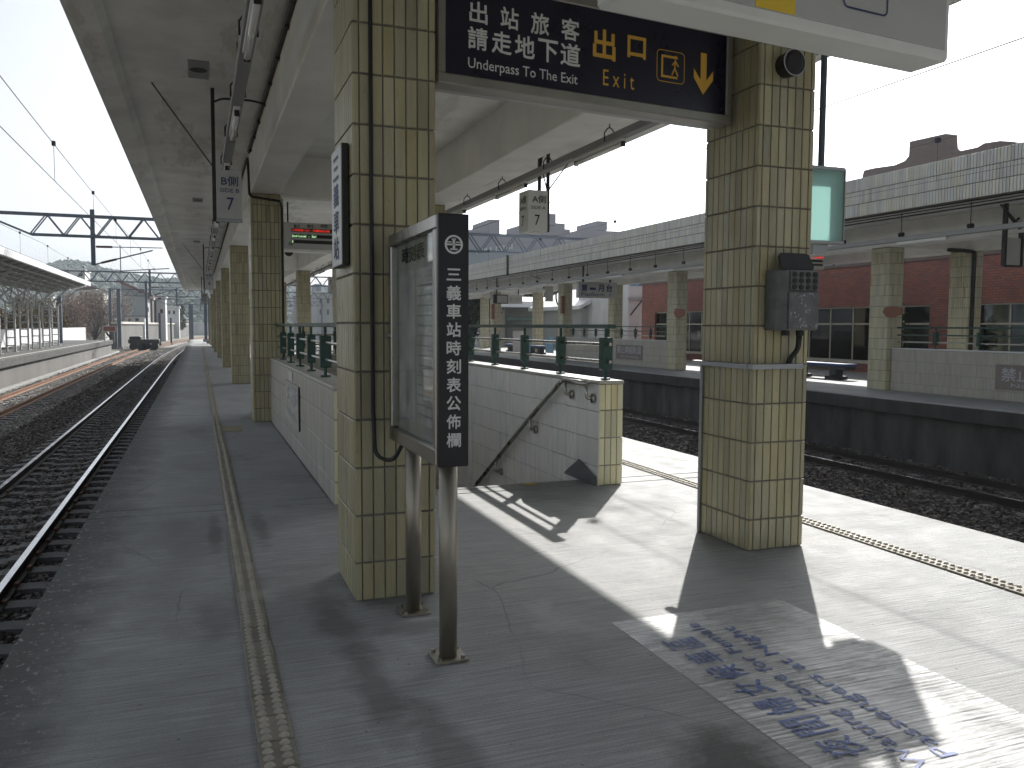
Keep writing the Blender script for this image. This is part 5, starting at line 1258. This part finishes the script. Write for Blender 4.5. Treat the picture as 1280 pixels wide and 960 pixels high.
# trees
tr = [('reddish bare shrub tree behind the low white wall', 88, -14.2, 6.0, 3.2, 'leaf_russet'), ('brown-grey bare tree at the end of the low white wall', 116, -13.4, 7.0, 3.8, 'leaf_grey'),
      ('brown leafless tree before the retaining wall, by the red board', 137, -11.5, 6.4, 3.4, 'leaf_grey'), ('orange and green autumn shrub at the far left behind the low wall', 2, -14.0, 4.2, 2.4, 'leaf_autumn'),
      ('yellow-green autumn shrub behind the lattice posts', 36, -14.4, 3.6, 2.2, 'leaf_autumn'), ('rust coloured shrub between the lattice posts and the house', 62, -14.0, 4.2, 2.2, 'leaf_autumn'),
      ('second reddish shrub beside the brown-grey bare tree', 102, -14.5, 6.0, 3.2, 'leaf_russet')]
for lab, x, X, h, r, m in tr:
    p = on_x(x, 415, X); tree(lab, X, p[1], -1.4, h+1.2, r, m, 8000, .085, 11, .12)
tree('small dark green tree on top of the retaining wall', *on_y(217, 395, 210)[:2], on_y(217, 403, 210)[2]-3, 8, 3.5, 'leaf_dark', 1500, .4, 7, .1)

# ---- masts, cabinet and signal posts at the far end
def mast(lab, x, y, Y, top, w, m='gantry_steel', base=-1.4):
    p = on_y(x, y, Y); q = on_y(x, top, Y); t = thing('mast', lab, 'mast', (p[0], Y, base))
    obj('pole', B(p[0]-w, p[0]+w, Y-w, Y+w, base, q[2]), m, t); obj('cap', B(p[0]-w*1.15, p[0]+w*1.15, Y-w*1.15, Y+w*1.15, q[2]+.001, q[2]+.08), m, t)
    obj('foot', B(p[0]-w*1.8, p[0]+w*1.8, Y-w*1.8, Y+w*1.8, base-.05, base+.25), 'edge_concrete', t)
mast('thick dark mast at the end of the canopy', 263.5, 400, 72, 371, .20, base=0)
mast('slim dark mast beside the thick one at the canopy end', 257, 400, 79, 376, .13, base=0)
mast('dark concrete mast before the retaining wall', 239, 410, 150, 381, .35)
mast('slim mast in front of the white house', 200, 420, 118, 392, .14)
mast('slim mast in front of the corrugated hall', 184, 420, 105, 352, .13)
mast('thin mast further along the retaining wall', 214, 420, 128, 398, .12)
mast('dark mast in front of the corrugated hall gable', 149, 400, 108, 362, .2)
mast('dark post between lattice posts and bare shrubs', 75, 400, 74, 372, .15)
t = thing('cabinet', 'pale blue-grey equipment cabinet at the far end of the platform', 'cabinet', (1.2, 70, 0))
p = on_y(271, 420, 70); obj('body', B(p[0]-.25, p[0]+.25, 70, 70.5, 0, 1.9, bev=.02), 'apartment_tile', t); obj('door', B(p[0]-.21, p[0]+.21, 69.985, 69.999, .1, 1.8), 'sign_grey', t)

# ---- wooded hills
ridge = [(-400, 352), (-150, 350), (0, 346), (40, 338), (58, 331), (72, 326), (90, 324), (104, 326), (120, 331), (140, 336), (160, 341), (190, 346), (222, 348), (260, 351), (330, 354), (400, 356), (470, 362), (560, 372), (700, 384), (900, 394), (1300, 400)]
HYr = 620.0; V = []; F = []; xs = np.linspace(-400, 1300, 140); rx = [p[0] for p in ridge]; ry = [p[1] for p in ridge]; nd = 26
tops = [on_y(x, np.interp(x, rx, ry)+2.0, HYr) for x in xs]
for j in range(nd):
    f = j/(nd-1); Yj = 300+(HYr-300)*f if f <= 1 else HYr
    for i, tp in enumerate(tops):
        zz = -1.5+(tp[2]+1.5)*(f**1.25)*(1+.10*math.sin(i*.7+j*1.3)*(1-f))
        V.append((tp[0]*Yj/HYr, Yj, zz))
for i, tp in enumerate(tops): V.append((tp[0]*1.2, HYr*1.3, -1.5))
w = len(tops)
for j in range(nd):
    for i in range(w-1): F.append((j*w+i, j*w+i+1, (j+1)*w+i+1, (j+1)*w+i))
hill = quad_mesh('hill', V, F, 'hill_green', kind='structure', smooth=True)
HV = np.array(V).reshape(nd+1, w, 3)
def clumps(n):
    oc = np.array([[1, 0, 0], [-1, 0, 0], [0, 1, 0], [0, -1, 0], [0, 0, 1], [0, 0, -1], [.6, .6, .5], [-.6, .6, .5], [.6, -.6, .5], [-.6, -.6, .5]], float)
    of = np.array([[0, 6, 4], [6, 2, 4], [2, 7, 4], [7, 1, 4], [1, 9, 4], [9, 3, 4], [3, 8, 4], [8, 0, 4], [0, 2, 6], [2, 1, 7], [1, 3, 9], [3, 0, 8]])
    jj = np.minimum((rng.uniform(0, 1, n)**.6*(nd-1)), nd-1.001); ii = rng.uniform(10, 95, n)
    P = HV[jj.astype(int), ii.astype(int)]+(HV[np.minimum(jj.astype(int)+1, nd-1), np.minimum(ii.astype(int)+1, w-1)]-HV[jj.astype(int), ii.astype(int)])*rng.uniform(0, 1, (n, 1))
    s = rng.uniform(1.2, 2.6, (n, 1, 1))*np.array([1.1, 1.1, .9]); v = oc[None]*s*rng.uniform(.75, 1.2, (n, 10, 1))+P[:, None]
    return v.reshape(-1, 3), (of[None]+10*np.arange(n)[:, None, None]).reshape(-1, 3)
cv, cf = clumps(16000)
tag(quad_mesh('forest', cv, cf, 'forest', kind='stuff'), 'hazy green woods covering the hill beyond the station', 'woods')

# ---- hazy air
hz = new(); box(hz, -880, 1100, -118, 1000, -2.9, 60); haze = obj('haze', hz, 'wire', kind='stuff')
hm = bpy.data.materials.new('haze_air'); hm.use_nodes = True; hm.node_tree.nodes.clear()
ho = hm.node_tree.nodes.new('ShaderNodeOutputMaterial'); pv = hm.node_tree.nodes.new('ShaderNodeVolumePrincipled')
pv.inputs['Color'].default_value = (.80, .90, 1.0, 1); pv.inputs['Density'].default_value = .0006; pv.inputs['Anisotropy'].default_value = .0
hm.node_tree.links.new(pv.outputs[0], ho.inputs['Volume']); haze.data.materials.clear(); haze.data.materials.append(hm)
tag(haze, 'pale blue haze in the air over the whole place', 'haze')
SC.cycles.volume_step_rate = 5; SC.cycles.volume_bounces = 0; SC.cycles.volume_max_steps = 64
